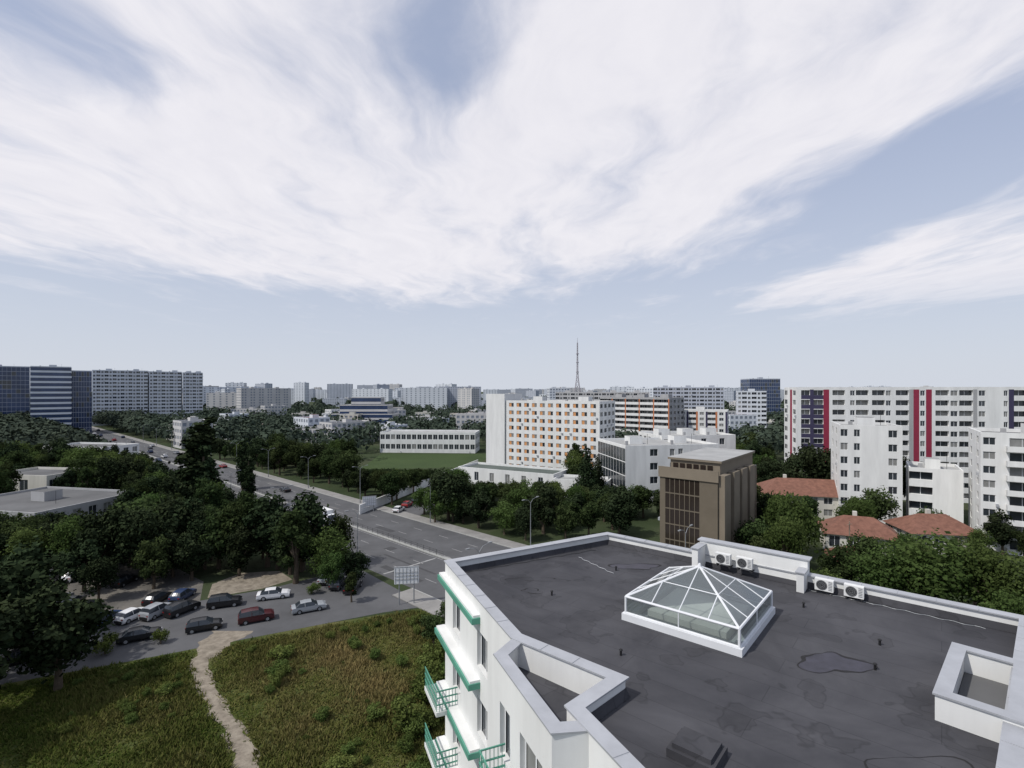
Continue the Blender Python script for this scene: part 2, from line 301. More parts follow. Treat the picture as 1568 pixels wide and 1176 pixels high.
ground_mat('pitch_mat',[(.045,.068,.028),(.060,.088,.034)],.05)
ground_mat('lot_mat',[(.09,.085,.078),(.15,.14,.125),(.23,.21,.18)],.15)
def sheet(name,pts,z,m):
    mb=MB(); mb.face([(x,y,z) for x,y in pts],m); return put(name,mb.build(name))
sheet('ground',[(-9000,-400),(9000,-400),(9000,12000),(-9000,12000)],0,'ground_mat')
r_=Vector((.7317,-.6816)); n_=Vector((.6816,.7317))
def RP(t,n): q=r_*t+n_*n; return (q.x,q.y)
def strip(name,t0,t1,n0,n1,z,m): return sheet(name,[RP(t0,n0),RP(t1,n0),RP(t1,n1),RP(t0,n1)],z,m)
strip('boulevard_road',-900,250,48,73.5,.02,'asphalt')
sheet('side_street',[(-12,73.6),(-18,71.5),(-30,65.5),(-44,58.5),(-56,53),(-64,62),(-58,69),(-46,75.5),(-38,80),(-32,85.5),(-31,93.8)],.014,'asphalt')
sheet('parking_lot',[(-64,62),(-58,69),(-46,75.5),(-50,83),(-62,92),(-90,92),(-92,66),(-70,56),(-56,53)],.008,'lot_mat')
sheet('bare_earth',[(-45.5,76.5),(-39,80.2),(-36,84),(-40,88),(-46,87),(-48,82)],.006,'dirt_mat')
sheet('meadow',[(-90,20),(-2,20),(-4,60),(-10,74),(-30,66),(-56,53.5),(-70,56),(-95,66)],.004,'meadow_mat')
sheet('sports_pitch',[(-60,200),(-16,208),(-8,250),(-64,252)],.012,'pitch_mat')
sheet('lane_road',[(-34,120),(-26,113),(-5,205),(-12,209)],.010,'asphalt')
pl=[(-35.8,66.0),(-36.0,63),(-35.9,59),(-33.6,55.5),(-31.0,52.5),(-28.2,49.5),(-25.6,47),(-23.4,44.5),(-21.2,41),(-19.5,37)]
PY=[p[1] for p in pl][::-1]; PX=[p[0] for p in pl][::-1]
def interp(pl,k):
    out=[]
    for i in range(len(pl)-1):
        for j in range(k): t=j/k; out.append((pl[i][0]*(1-t)+pl[i+1][0]*t,pl[i][1]*(1-t)+pl[i+1][1]*t))
    return out+[pl[-1]]
pf=interp(pl,5); L=[];R=[]
for i,(x,y) in enumerate(pf):
    w=1.1+max(0,(10-i))*.17; wob=.35*math.sin(i*.9)+.2*math.sin(i*2.3); L.append((x-w+wob+random.uniform(-.25,.1),y)); R.append((x+w*.9+wob*.7+random.uniform(-.1,.25),y))
mb=MB()
for i in range(len(pf)-1): mb.face([L[i]+(.02,),R[i]+(.02,),R[i+1]+(.02,),L[i+1]+(.02,)],'dirt_mat')
put('dirt_path',mb.build('dirt_path'))
mb=MB()
def kb(t0,t1,n0,w,z0,z1,m):
    a=RP(t0,n0); mb.obox(a,r_,t1-t0,w,z0,z1,m)
kb(-900,250,73.5,.2,0,.14,'kerb'); kb(-900,250,73.7,3.2,0,.12,'pavement')
kb(-900,-88,47.8,.2,0,.14,'kerb'); kb(-900,-88,45.3,2.5,0,.12,'pavement'); kb(-66,250,47.8,.2,0,.14,'kerb'); kb(-66,250,44.3,3.5,0,.12,'pavement')
put('pavement',mb.build('pavement'))
mb=MB(); kb(-900,-72,60.3,.9,0,.16,'kerb'); kb(-46,250,60.3,.9,0,.16,'kerb'); put('median_kerb',mb.build('median_kerb'))
mb=MB()
def dash(t0,t1,n0,w): mb.face([RP(t0,n0)+(.028,),RP(t1,n0)+(.028,),RP(t1,n0+w)+(.028,),RP(t0,n0+w)+(.028,)],'paint_white')
t=-500
while t<200:
    for n in (51.9,56.1,65.3,69.4): dash(t,t+3,n,.13)
    t+=9
dash(-900,-73,59.8,.12); dash(-900,-73,61.6,.12); dash(-45,200,59.8,.12); dash(-45,200,61.6,.12)
dash(-75,-74.6,48.5,11); dash(-44.5,-44.1,62,11)
put('road_markings',mb.build('road_markings'))
mat('asphalt_patch',(.068,.068,.07),.9,.2,.5); mat('asphalt_worn',(.135,.133,.13),.9,.2,.5)
mb=MB(); rp=random.Random(2)
for i in range(46):
    t=rp.uniform(-330,-20); n=rp.uniform(48.6,71); l_=rp.uniform(2,16); w_=rp.uniform(.5,2.2)
    if 58<n<62.5: continue
    z=.0235+i*.00005; mb.face([RP(t,n)+(z,),RP(t+l_,n)+(z,),RP(t+l_,n+w_)+(z,),RP(t,n+w_)+(z,)],rp.choice(['asphalt_patch','asphalt_worn']))
put('asphalt_repairs',mb.build('asphalt_repairs'))
mb=MB()
for (a,b) in ((-420,-74),(-44,60)):
    t=a
    while t<b:
        p=RP(t,60.75); mb.rod((p[0],p[1],.16),(p[0],p[1],1.15),.04,'metal_dark',4); t+=2
    for z in (.35,.7,1.1):
        p=RP(a,60.75);q=RP(b,60.75); mb.rod((p[0],p[1],z),(q[0],q[1],z),.03,'metal_dark',4)
    t=a
    while t<b:
        p=RP(t,60.75); mb.rod((p[0],p[1],.35),(p[0],p[1],1.1),.012,'metal_dark',3); t+=.4
put('median_fence',mb.build('median_fence'))

# ---------------------------------------------------------------- white building with flat roof
def offsp(pv,dist):
    n=len(pv); out=[]
    for i in range(n):
        a=pv[i-1];b=pv[i];c=pv[(i+1)%n]; d1=(b-a).normalized(); d2=(c-b).normalized(); n1=Vector((d1.y,-d1.x)); n2=Vector((d2.y,-d2.x)); k=(n1+n2)/(1+n1.dot(n2)); out.append(b+k*dist)
    return out
def ring(mb,poly,t,z0,z1,m,mt,off=0):
    n=len(poly); pv=[Vector(p) for p in poly]
    O=offsp(pv,-off); I=offsp(pv,t)
    for i in range(n):
        j=(i+1)%n
        mb.face([(O[i].x,O[i].y,z0),(O[j].x,O[j].y,z0),(O[j].x,O[j].y,z1),(O[i].x,O[i].y,z1)],m)
        mb.face([(O[i].x,O[i].y,z1),(O[j].x,O[j].y,z1),(I[j].x,I[j].y,z1),(I[i].x,I[i].y,z1)],mt)
        mb.face([(I[i].x,I[i].y,z0),(I[j].x,I[j].y,z0),(I[j].x,I[j].y,z1),(I[i].x,I[i].y,z1)],m)
        if off: mb.face([(O[i].x,O[i].y,z0),(O[j].x,O[j].y,z0),(I[j].x,I[j].y,z0),(I[i].x,I[i].y,z0)],m)
    return O,I
E1=Vector((.766,-.643)); E2=Vector((.643,.766))
A=(-3.3,25.3);B=(5.65,30.35);Rr=(19.3,18.9);Sx=(7.0,7.3);T=(4.5,7.2);U=(1.46,13.66);V=(2.85,15.0);W=(0,17.45);X=(-.56,16.4);Y=(.985,12.67)
wb=empty('white_apartment_building')
ZR=22.0; ZF=ZR-.4
mb=MB()
U2=(U[0]+.45,U[1]-.95)
def wallf(a,b,spec,**k):
    a=Vector(a);b=Vector(b); facade(mb,a,b-a,(b-a).length,0,ZF,8,spec,'white_plaster',rec=.2,**k)
wallf(A,W,[(1.2,'b'),(1.5,'w'),(2.0,'b'),(1.5,'w'),(1.0,'b'),(1.0,'w'),(.3,'b')],ww=.8,wh=.55)
wallf(W,X,[(1,'b')])
wallf(X,Y,[(.4,'b'),(1.0,'w'),(.5,'b'),(1.7,'w'),(.4,'b')],ww=.85,wh=.6)
wallf(Y,U2,[(1,'b')]); wallf(U2,T,rep('bw',6.5,1.6),ww=.8); wallf(T,Sx,[(1,'b')]); wallf(Sx,Rr,rep('bw',17,1.5),ww=.8); wallf(Rr,B,rep('bw',17,1.5),ww=.8); wallf(B,A,rep('bw',10,1.5),ww=.8)
put('walls',mb.build('walls'),parent=wb)
mb=MB(); main=[A,B,Rr,Sx,T,U,V,W]
mb.face([(p[0],p[1],ZR) for p in main],'roof_membrane')
mb.face([(p[0],p[1],ZR-.3) for p in (X,W,V,U,U2,Y)],'roof_membrane')
put('roof',mb.build('roof'),parent=wb)
mb=MB(); ring(mb,main,.32,ZF,ZR+.55,'white_plaster','white_plaster')
put('parapet',mb.build('parapet'),parent=wb)
mb=MB()
pv=[Vector(p) for p in main]; i1=offsp(pv,.33);i2=offsp(pv,.42)
for i in range(8):
    j=(i+1)%8; mb.face([(i1[i].x,i1[i].y,ZR+.28),(i1[j].x,i1[j].y,ZR+.28),(i2[j].x,i2[j].y,ZR+.01),(i2[i].x,i2[i].y,ZR+.01)],'roof_membrane')
put('membrane_upstand',mb.build('membrane_upstand'),parent=wb)
mb=MB(); ring(mb,main,.40,ZR+.55,ZR+.60,'cap_metal','cap_metal',off=.06)
# standing joints of the metal capping
for i in range(8):
    a=pv[i]; b=pv[(i+1)%8]; dd=(b-a); n=int(dd.length/1.25); dd.normalize(); nn=Vector((dd.y,-dd.x))
    for k in range(1,n):
        q=a+dd*k*1.25-nn*.055; mb.obox(q+nn*.44,dd,.025,.44,ZR+.601,ZR+.615,'cap_metal')
def seg(a,b,t,z0,z1,m):
    a=Vector(a);b=Vector(b); mb.obox(a,b-a,(b-a).length,t,z0,z1,m)
put('parapet_cap',mb.build('parapet_cap'),parent=wb)
mb=MB()
seg(X,Y,.3,ZF+.001,ZR+.5,'white_plaster'); seg(Y,U2,.3,ZF+.001,ZR+.498,'white_plaster'); seg(W,X,.3,ZF+.001,ZR+.496,'white_plaster')
seg((X[0]-.05,X[1]+.05),(Y[0]-.03,Y[1]-.06),.42,ZR+.505,ZR+.555,'cap_metal'); seg((Y[0]-.03,Y[1]-.06),U2,.42,ZR+.507,ZR+.553,'cap_metal')
seg((W[0],W[1]),(X[0]-.03,X[1]),.42,ZR+.509,ZR+.551,'cap_metal')
put('terrace_parapet',mb.build('terrace_parapet'),parent=wb)
mb=MB()
Bv=Vector(B); ed=(Vector(Rr)-Bv).normalized(); en=Vector((ed.y,-ed.x))*1
def ib(s,e,L,W,z0,z1,m):
    q=Bv+ed*s+en*(e+W); mb.obox(q,ed,L,W,z0,z1,m)
ib(5.6,-.1,4.9,.45,ZR+.0,ZR+1.25,'white_plaster'); ib(5.5,-.16,5.1,.57,ZR+1.252,ZR+1.31,'cap_metal')
ib(5.6,.352,.3,1.1,ZR,ZR+1.10,'white_plaster'); ib(5.55,.36,.4,1.15,ZR+1.102,ZR+1.15,'cap_metal')
ib(10.2,.352,.3,.8,ZR,ZR+.85,'white_plaster'); ib(10.15,.36,.4,.85,ZR+.852,ZR+.90,'cap_metal')
put('raised_parapet',mb.build('raised_parapet'),parent=wb)
mb=MB(); g=Vector((-.724,-.69)); hh=Vector((.69,-.724)); a=Vector((14.45,16.75)); b=a+hh*1.75; c=b+g*4.0; d=a+g*4.0
O,I=ring(mb,[a,b,c,d],.28,ZR-.3,ZR+.7,'white_plaster','white_plaster'); ring(mb,[a,b,c,d],.34,ZR+.7,ZR+.75,'cap_metal','cap_metal',off=.05)
put('shaft_parapet',mb.build('shaft_parapet'),parent=wb)
mb=MB(); mb.prism([(a+hh*.3+g*.3),(b-hh*.3+g*.3),(c-hh*.3-g*.3),(d+hh*.3-g*.3)],ZR+.005,ZR+.02,'roof_tar'); put('shaft_floor',mb.build('shaft_floor'),parent=wb)
mb=MB(); Av=Vector(A); f=(Vector(W)-Av).normalized(); fn=Vector((f.y,-f.x))
def fb(s,o,L,W,z0,z1,m,O=Av,ff=f,nn=fn): q=O+ff*s+nn*(o+W); mb.obox(q,ff,L,W,z0,z1,m)
for k,z in enumerate((21.8,19.2,16.45,13.7,10.95,8.2,5.45,2.7)):
    fb(-.15,.003,5.4,.5 if k else .35,z-.12,z+.12,'green_trim')
    fb(-.1,.003,5.3,.42 if k else .28,z+.122,z+.22,'white_plaster')
    if k>=2:
        fb(-.15,.003,2.3,1.0,z-.1,z+.1,'white_plaster')
        for zz in (.4,.7,1.0): fb(-.15,.95,2.3,.04,z+zz,z+zz+.05,'green_trim'); fb(2.1,.003,.04,.94,z+zz,z+zz+.05,'green_trim')
        for i in range(16): 
            q=Av+f*(-.1+i*.145)+fn*.97; mb.rod((q.x,q.y,z+.1),(q.x,q.y,z+1.0),.013,'green_trim',4)
        for i in range(6): 
            q=Av+f*2.12+fn*(.1+i*.15); mb.rod((q.x,q.y,z+.1),(q.x,q.y,z+1.0),.013,'green_trim',4)
Xv=Vector(X); f2=(Vector(Y)-Xv).normalized(); n2=Vector((f2.y,-f2.x))
for z in (19.25,16.5,13.75):
    fb(.9,.003,2.6,.85,z-.1,z+.1,'white_plaster',Xv,f2,n2); fb(.88,.855,2.64,.03,z-.12,z+.12,'green_trim',Xv,f2,n2)
    for zz in (.35,.65,1.0): fb(.9,.80,2.6,.04,z+zz,z+zz+.045,'green_trim',Xv,f2,n2); fb(.9,.003,.04,.8,z+zz,z+zz+.044,'green_trim',Xv,f2,n2)
    for i in range(18):
        q=Xv+f2*(.92+i*.15)+n2*.82; mb.rod((q.x,q.y,z+.1),(q.x,q.y,z+1.0),.012,'green_trim',4)
    for i in range(6):
        q=Xv+f2*.92+n2*(.1+i*.13); mb.rod((q.x,q.y,z+.1),(q.x,q.y,z+1.0),.012,'green_trim',4)
put('green_balconies',mb.build('green_balconies'),parent=wb)
# skylight
sk=empty('roof_skylight'); mb=MB(); F0=Vector((7.73,17.4)); SL=4.25
cs=[F0,F0+E2*SL,F0+E2*SL-E1*SL,F0-E1*SL]; ctr=(cs[0]+cs[2])/2
ring(mb,cs[::-1],.25,ZR,ZR+.26,'white_frame','white_frame',off=.12); put('kerb',mb.build('skylight_kerb'),parent=sk)
mb=MB(); mb.face([(p.x,p.y,ZR+.02) for p in cs],'grey_plaster')
mb.prism([ctr+E1*1.5+E2*1.5,ctr-E1*1.5+E2*1.5,ctr-E1*1.5-E2*1.5,ctr+E1*1.5-E2*1.5],ZR+.022,ZR+.35,'cream_plaster'); put('inner_floor',mb.build('skylight_floor'),parent=sk)
mb=MB(); zE=ZR+.9; zT=ZR+2.0; ap=Vector((ctr.x,ctr.y,zT))
for i in range(4):
    a=cs[i];b=cs[(i+1)%4]
    mb.face([(a.x,a.y,ZR+.26),(b.x,b.y,ZR+.26),(b.x,b.y,zE),(a.x,a.y,zE)],'clear_glass'); mb.face([(a.x,a.y,zE),(b.x,b.y,zE),ap],'clear_glass')
put('glazing',mb.build('skylight_glazing'),parent=sk)
mb=MB()
for i in range(4):
    a=cs[i];b=cs[(i+1)%4]; a3=Vector((a.x,a.y,zE)); b3=Vector((b.x,b.y,zE))
    mb.rod((a.x,a.y,ZR+.2),a3,.05,'white_frame',6); mb.rod(a3,b3,.05,'white_frame',6); mb.rod(a3,ap,.045,'white_frame',6)
    mb.rod((a.x,a.y,ZR+.28),(b.x,b.y,ZR+.28),.05,'white_frame',6)
    for k in (1,2,3):
        e=a3.lerp(b3,k/4); mb.rod((e.x,e.y,ZR+.2),e,.025,'white_frame',6) if k==2 else None
        mb.rod(e,ap if k==2 else (a3 if k==1 else b3).lerp(ap,.5),.022,'white_frame',6)
    mb.rod(a3.lerp(ap,.5),b3.lerp(ap,.5),.02,'white_frame',6)
put('frame',mb.build('skylight_frame'),parent=sk)
mb=MB(); mb.rod(ap-Vector((0,0,.1)),ap+Vector((0,0,.12)),.12,'white_frame',8,.04); put('finial',mb.build('skylight_finial'),parent=sk)
def ac():
    mb=MB(); mb.obox((-.42,-.16),(1,0),.84,.32,.12,.70,'white_plaster'); mb.obox((-.36,-.12),(1,0),.06,.24,0,.12,'metal_dark'); mb.obox((.30,-.12),(1,0),.06,.24,0,.12,'metal_dark')
    mb.rod((-.1,-.163,.41),(-.1,-.175,.41),.25,'metal_dark',20)
    for rr in (.08,.15,.22):
        for i in range(16):
            a=2*math.pi*i/16;b=2*math.pi*(i+1)/16; mb.rod((-.1+rr*math.cos(a),-.19,.41+rr*math.sin(a)),(-.1+rr*math.cos(b),-.19,.41+rr*math.sin(b)),.008,'metal_grey',3)
    for i in range(6): mb.obox((.2,-.17),(1,0),.17,.008,.2+i*.08,.24+i*.08,'metal_grey')
    return mb.build('ac_unit')
acm=ac(); ang=math.atan2(ed.y,ed.x)
for s,e,zz in ((6.9,.75,.35),(7.9,.75,.35),(11.2,.6,.05),(12.3,.6,.05)):
    q=Bv+ed*s+en*e; put('air_conditioner',acm,(q.x,q.y,ZR+zz),ang,(.85,.85,.85))
mb=MB()
for s in (6.9,7.9):
    for k in (-.3,.3):
        q=Bv+ed*(s+k)+en*.37; mb.obox(q+en*.5,ed,.05,.5,ZR+.29,ZR+.34,'metal_dark')
put('ac_brackets',mb.build('ac_brackets'),parent=wb)
mb=MB()
for x,y in ((1.75,22.5),(12.1,21.25),(13.0,18.1),(11.7,16.5),(3.7,17.4),(8.5,25.2),(5.2,25.6)):
    mb.rod((x,y,ZR),(x,y,ZR+.18),.04,'black',8); mb.rod((x,y,ZR+.18),(x,y,ZR+.22),.07,'black',8,.04)
put('roof_vent_pipes',mb.build('roof_vent_pipes'),parent=wb)
mb=MB(); q=Vector((4.25,12.2)); mb.obox(q-E1*.6,E1,1.15,1.0,ZR,ZR+.22,'roof_membrane'); mb.obox(q-E1*.5+E2*.1,E1,.95,.8,ZR+.222,ZR+.34,'roof_membrane'); put('roof_hatch',mb.build('roof_hatch'),parent=wb)
def blob(mb,cx,cy,rx,ry,z,m,seed,w=0):
    r=random.Random(seed); ph=[r.uniform(0,6) for _ in range(4)]; N=48; po=[];pi=[]
    for i in range(N):
        a=2*math.pi*i/N; k=1+.2*math.sin(2*a+ph[0])+.14*math.sin(3*a+ph[1])+.09*math.sin(5*a+ph[2])+.04*math.sin(9*a+ph[3])
        po.append((cx+rx*k*math.cos(a),cy+ry*k*math.sin(a),z)); k-=w*(.6+.5*math.sin(3*a)); pi.append((cx+rx*k*math.cos(a),cy+ry*k*math.sin(a),z))
    if w==0: mb.face(po,m)
    else:
        for i in range(N): j=(i+1)%N; mb.face([po[i],po[j],pi[j],pi[i]],m)
mat('puddle',(.040,.038,.052),.45,.35,2.5,spec=.35); mat('puddle_rim',(.026,.025,.026),.9,.2,2)
mb=MB(); blob(mb,10.6,16.9,.95,.7,ZR+.006,'puddle',3); blob(mb,10.6,16.9,1.0,.74,ZR+.010,'puddle_rim',3,.14); blob(mb,.9,23,.45,.3,ZR+.006,'puddle_rim',5,.2); blob(mb,6.3,26.2,1.1,.5,ZR+.006,'puddle',8); blob(mb,6.3,26.2,1.1,.5,ZR+.01,'puddle_rim',8,.14)
blob(mb,1.2,24.4,1.3,.25,ZR+.006,'puddle_rim',12,.08); blob(mb,9.4,11.8,1.5,.8,ZR+.006,'puddle_rim',15,.05)
put('roof_patches',mb.build('roof_patches'),parent=wb)
mb=MB()
def cable(pts,m='metal_grey',r=.012):
    for i in range(len(pts)-1): mb.rod(pts[i],pts[i+1],r,m,4)
pp=[]
for k in range(40):
    q=Bv+ed*(10.6+k*.15)+en*(.6+.06*math.sin(k*1.3)); pp.append((q.x,q.y,ZR+.02))
cable(pp); 
pp=[(3.6+.05*k+.05*math.sin(k),27.6-.09*k,ZR+.02) for k in range(28)]; cable(pp,'cap_metal')
pp=[(-2.2+.33*k,25.3+.17*k+.05*math.sin(k*2),ZR+.02+(.02 if k%3 else 0)) for k in range(22)]; cable(pp,'metal_dark',.015)
put('roof_cables',mb.build('roof_cables'),parent=wb)

# ---------------------------------------------------------------- buildings
uni=block('university_building',(-2.3,200),-31,38.6,16,26.5,9,front=[(.6,'b')]+[(3,'o')]*11+[(.6,'b')],ww=.62,wh=.5,boxes=2)
block('stair_tower_building',(-10.3,204),-31,8.6,14,29,9,front=[(1,'b')],side=[(1,'b')],boxes=0)
block('orange_apartment_building',(45,262),-44,38,15,27,10,wall='grey_plaster',front=([(2,'L:white_plaster')]*3+[(.5,'c:orange_col')])*5,side=rep('w',15,4),boxes=3)
block('orange_apartment_building',(77,250),-25,26,14,21,8,front=([(2,'l'),(.5,'c:orange_col'),(2,'w'),(.5,'c:navy_stripe')])*3,boxes=1)
block('white_office_building',(31,140),10,28,22,15.2,4,front=[(3,'b'),(2,'w'),(1,'b'),(1.2,'w'),(1.2,'w'),(5,'b')],left=[(1,'g')]*10,right=rep('w',20,3),boxes=2,roof='roof_light')
block('white_office_annex_building',(48,164),10,26,18,15.8,4,front=rep('wb',26,3),boxes=3,roof='roof_light')
bb=empty('brown_office_building',(28.3,98,0)); mb=MB(); d=E1; ay=E2; Lb=10.8; Db=25; Hb=16.6
facade(mb,(0,0),d,Lb,0,14.6,5,[(1.1,'b')]+[(1,'g')]*7+[(3.4,'b')],'brown_stone'); q=d*0; 
mb.obox(Vector((0,0))-ay*.25-d*.2,d,Lb+.4,.24,14.6,Hb,'brown_light')
facade(mb,d*Lb,ay,Db,0,14.6,5,[(4,'b'),(1.2,'g'),(3.5,'b'),(1.2,'g'),(3.5,'b'),(1.2,'g'),(3.5,'b')],'brown_stone')
for s in (0.2,5.6,10.6,15.8): mb.obox(d*(Lb+.02)+ay*(s+3.6),-ay,3.4,1.1,0,15.8,'brown_light')
facade(mb,d*Lb+ay*Db,-d,Lb,0,14.6,5,rep('w',10,3),'brown_stone'); facade(mb,ay*Db,-ay,Db,0,14.6,5,rep('w',22,3),'brown_stone')
mb.prism([Vector((0,0)),d*Lb,d*Lb+ay*Db,ay*Db],14.6,15.0,'brown_stone','roof_light')
mb.prism([d*1.2+ay*2.2,d*Lb+ay*2.2-d*.3,d*(Lb-.3)+ay*(Db-2),d*1.2+ay*(Db-2)],15.0,Hb+1.2,'brown_light','roof_light')
mb.prism([d*.8+ay*1.8,d*(Lb+.1)+ay*1.8,d*(Lb+.1)+ay*(Db-1.6),d*.8+ay*(Db-1.6)],Hb+1.202,Hb+1.6,'brown_light','roof_light')
for i in range(6): mb.obox(d*(1.8+i*1.3)+ay*2.0,d,.9,.18,15.6,Hb+.6,'bronze_glass')
put('walls',mb.build('brown_walls'),parent=bb)
pat=[(1.2,'b'),(2.2,'L:navy_stripe'),(.9,'c:navy_stripe'),(2.4,'L:navy_stripe'),(1.4,'c:red_stripe'),(.8,'b'),(3,'l'),(1.0,'b'),(1.6,'w'),(3,'l'),(.8,'b'),(3,'l'),(1.6,'w'),(.9,'b'),(3,'l'),(1.0,'c:grey_plaster'),(1.3,'c:red_stripe'),(1.5,'w'),(1.3,'c:red_stripe'),(.8,'b'),(3,'l'),(2.2,'w'),(3,'l'),(.9,'c:grey_plaster'),(2,'w'),(3.4,'b'),(1.2,'w'),(1.1,'c:navy_stripe'),(2.8,'l')]
block('striped_apartment_building',(84.4,152),-15,56,14,31.3,11,front=pat,boxes=0,ww=.7,side=[(2,'w'),(1,'b'),(1,'c:red_stripe'),(2,'w')])
block('striped_apartment_building',(138.6,137.4),-15,50,14,31.0,11,front=pat[::-1],boxes=0,ww=.7)
block('white_residential_building',(76.8,120),-25,12,14.5,22.3,7,front=[(1.2,'w'),(.6,'b'),(1.0,'w'),(3.4,'b'),(1.4,'w'),(.5,'b')],side=[(1,'b'),(1.2,'w'),(2,'b'),(1.2,'w'),(2,'b')],boxes=1,ww=.8)
block('white_balcony_building',(88.8,114.5),-35,9.2,12,13.2,4,front=[(4,'l'),(5,'b')],side=[(1,'b'),(1,'w'),(3,'b')],boxes=1,roof='roof_light')
block('residential_building',(91.5,100),-35,18,15,22.2,8,front=[(1.6,'w'),(.5,'b'),(3.2,'B'),(.4,'b'),(1.6,'w'),(3,'l'),(1,'b')],side=[(1,'b'),(1.6,'w'),(2.5,'b'),(1.4,'w'),(1,'b')],boxes=1,ww=.7)
house('red_roof_house',(62,126),-14,22,12,5.6,8.8,hip=.2)
house('red_roof_house',(60,98),-25,12,9,3.8,6.6); house('red_roof_house',(76,97),-8,12,9,4.0,6.8); house('red_roof_house',(64,150),10,10,8,5,8); house('red_roof_house',(52,84),-30,8,7,3,5)
block('glass_office_building',(-457,368.6),40,80,28,50,14,wall='far_hazed_grey',front=[(1,'g')]*30,side=[(1,'g')]*8,boxes=2)
block('glass_office_building',(-326,346.5),40,21,26,47,13,wall='far_hazed_white',front=[(1,'r')]*10,side=[(1,'r')]*8,boxes=1)
block('glass_office_building',(-321,372.3),40,12,22,45,12,wall='far_hazed_grey',front=[(1,'g')]*8,side=[(1,'g')]*6,boxes=0)
for i,(t,l,h) in enumerate(((0,40,48.5),(41,25,48),(67,16,47.5))): block('apartment_block',(-369+.866*t,450+.5*t),30,l,15,h,15,wall='far_hazed_white',front=rep('wl',l,3.0),boxes=2)
block('sports_hall_building',(-66,256),-4,48,16,9.6,2,front=rep('w',48,2.6),boxes=0,roof='roof_light',ww=.8)
block('school_building',(-135,347),-5,34,14,9.3,3,front=rep('wb',34,3),boxes=1)
for k,(o,l,h) in enumerate(((0,48,12),(5,38,19),(12,24,25))): block('stepped_office_building',(-142+o,402+o),0,l,l*.5,h,3+k,wall='far_hazed_cream',front=[(1,'r')]*10,det=True,boxes=0,roof='roof_tar')
block('low_hall_building',(-17.7,168),-28,34,12,5.4,1,front=rep('wb',34,3),boxes=0,roof='roof_green')
block('low_annex_building',(12,150),-20,16,9,4.5,1,front=rep('wb',16,3),boxes=0,roof='roof_light')
block('warehouse_building',(-128,112),-12,30,24,5.2,1,wall='grey_plaster',front=rep('wb',30,4),boxes=1,roof='roof_tar',parapet=.5)
block('warehouse_building',(-150,146),-8,20,14,6.5,1,wall='cream_plaster',front=rep('wb',20,4),boxes=0)
block('warehouse_building',(-190,206),-10,30,16,8,2,front=rep('w',28,4),boxes=0)
block('glass_office_building',(232,500),0,30,20,42,12,wall='far_hazed_grey',front=[(1,'g')]*14,side=[(1,'g')]*8)
block('apartment_block',(154,350),-20,18,14,30,10,wall='far_hazed_white',front=rep('wl',18,3))
block('apartment_block',(116,420),-16,54,14,33,11,wall='far_hazed_grey',front=rep('lw',54,3),boxes=3)
block('apartment_block',(34,400),-5,72,14,29,10,wall='far_hazed_cream',front=rep('lw',72,3),boxes=4)
mb=MB(); a=Vector((-38,128)); b=Vector((-14,212)); mb.obox(a,b-a,(b-a).length,.25,0,2.4,'white_plaster'); put('perimeter_wall',mb.build('perimeter_wall'))
rr=random.Random(5)
for i in range(90):
    d=rr.uniform(270,560); u=rr.uniform(-.72,.5); h=rr.choice([6,7,9,9,12,14]); 
    if -.3<u<-.02 and d<300: continue
    if u<-.45 and rr.random()<.35: continue
    if u>.25 and d<340: continue
    l=rr.uniform(14,38)
    block('townhouse_building',(u*d,d),rr.choice([-42,-10,0,5,48]),l,rr.uniform(10,16),h,max(1,int(h/3)),wall=rr.choice(['white_plaster','cream_plaster','far_hazed_cream','far_hazed_white']),front=rep('w',l,3.2),det=False,roof=rr.choice(['roof_tar','roof_light','red_tile','roof_tar']),boxes=1)
for i in range(340):
    d=rr.uniform(560,2600); u=rr.uniform(-.8,1.02); h=rr.choice([15,24,30,33,36]); 
    if u<-.1 and rr.random()<.5: h+=rr.uniform(0,12)
    h=min(h,H+(.018 if u<0 else .009)*d); l=rr.uniform(18,70)
    block('apartment_block',(u*d,d),rr.choice([-42,-15,0,0,8,48]),l,14,h,int(h/3),wall=rr.choice(['far_hazed_white','far_hazed_white','far_hazed_grey','far_hazed_cream']),front=rep(rr.choice(['w','wwb','wb']),l,3.4),det=False,boxes=2)
mb=MB(); mx,my=115,900
def mr_(z): return 9.5*(1-z/62)**1.4+1.3 if z<62 else max(.5,1.3-(z-62)*.012)
zs=[0,12,23,33,42,50,57,63]+list(range(67,118,4))
for i in range(len(zs)-1):
    z0,z1=zs[i],zs[i+1]; 
    for k in range(4):
        def cp(k,z): a=math.pi/4+k*math.pi/2; return (mr_(z)*1.3*math.cos(a),mr_(z)*1.3*math.sin(a),z)
        mb.rod(cp(k,z0),cp(k,z1),.38,'mast_paint',4); mb.rod(cp(k,z0),cp(k+1,z1),.2,'mast_paint',4); mb.rod(cp(k+1,z0),cp(k,z1),.2,'mast_paint',4); mb.rod(cp(k,z1),cp(k+1,z1),.22,'mast_paint',4)
mb.rod((0,0,115),(0,0,124),.4,'mast_paint',6,.2)
for z in (63,80,95): mb.rod((0,0,z),(0,0,z+1.2),2.6,'mast_paint',10)
put('tv_mast_tower',mb.build('tv_mast_tower'),(mx,my,0))

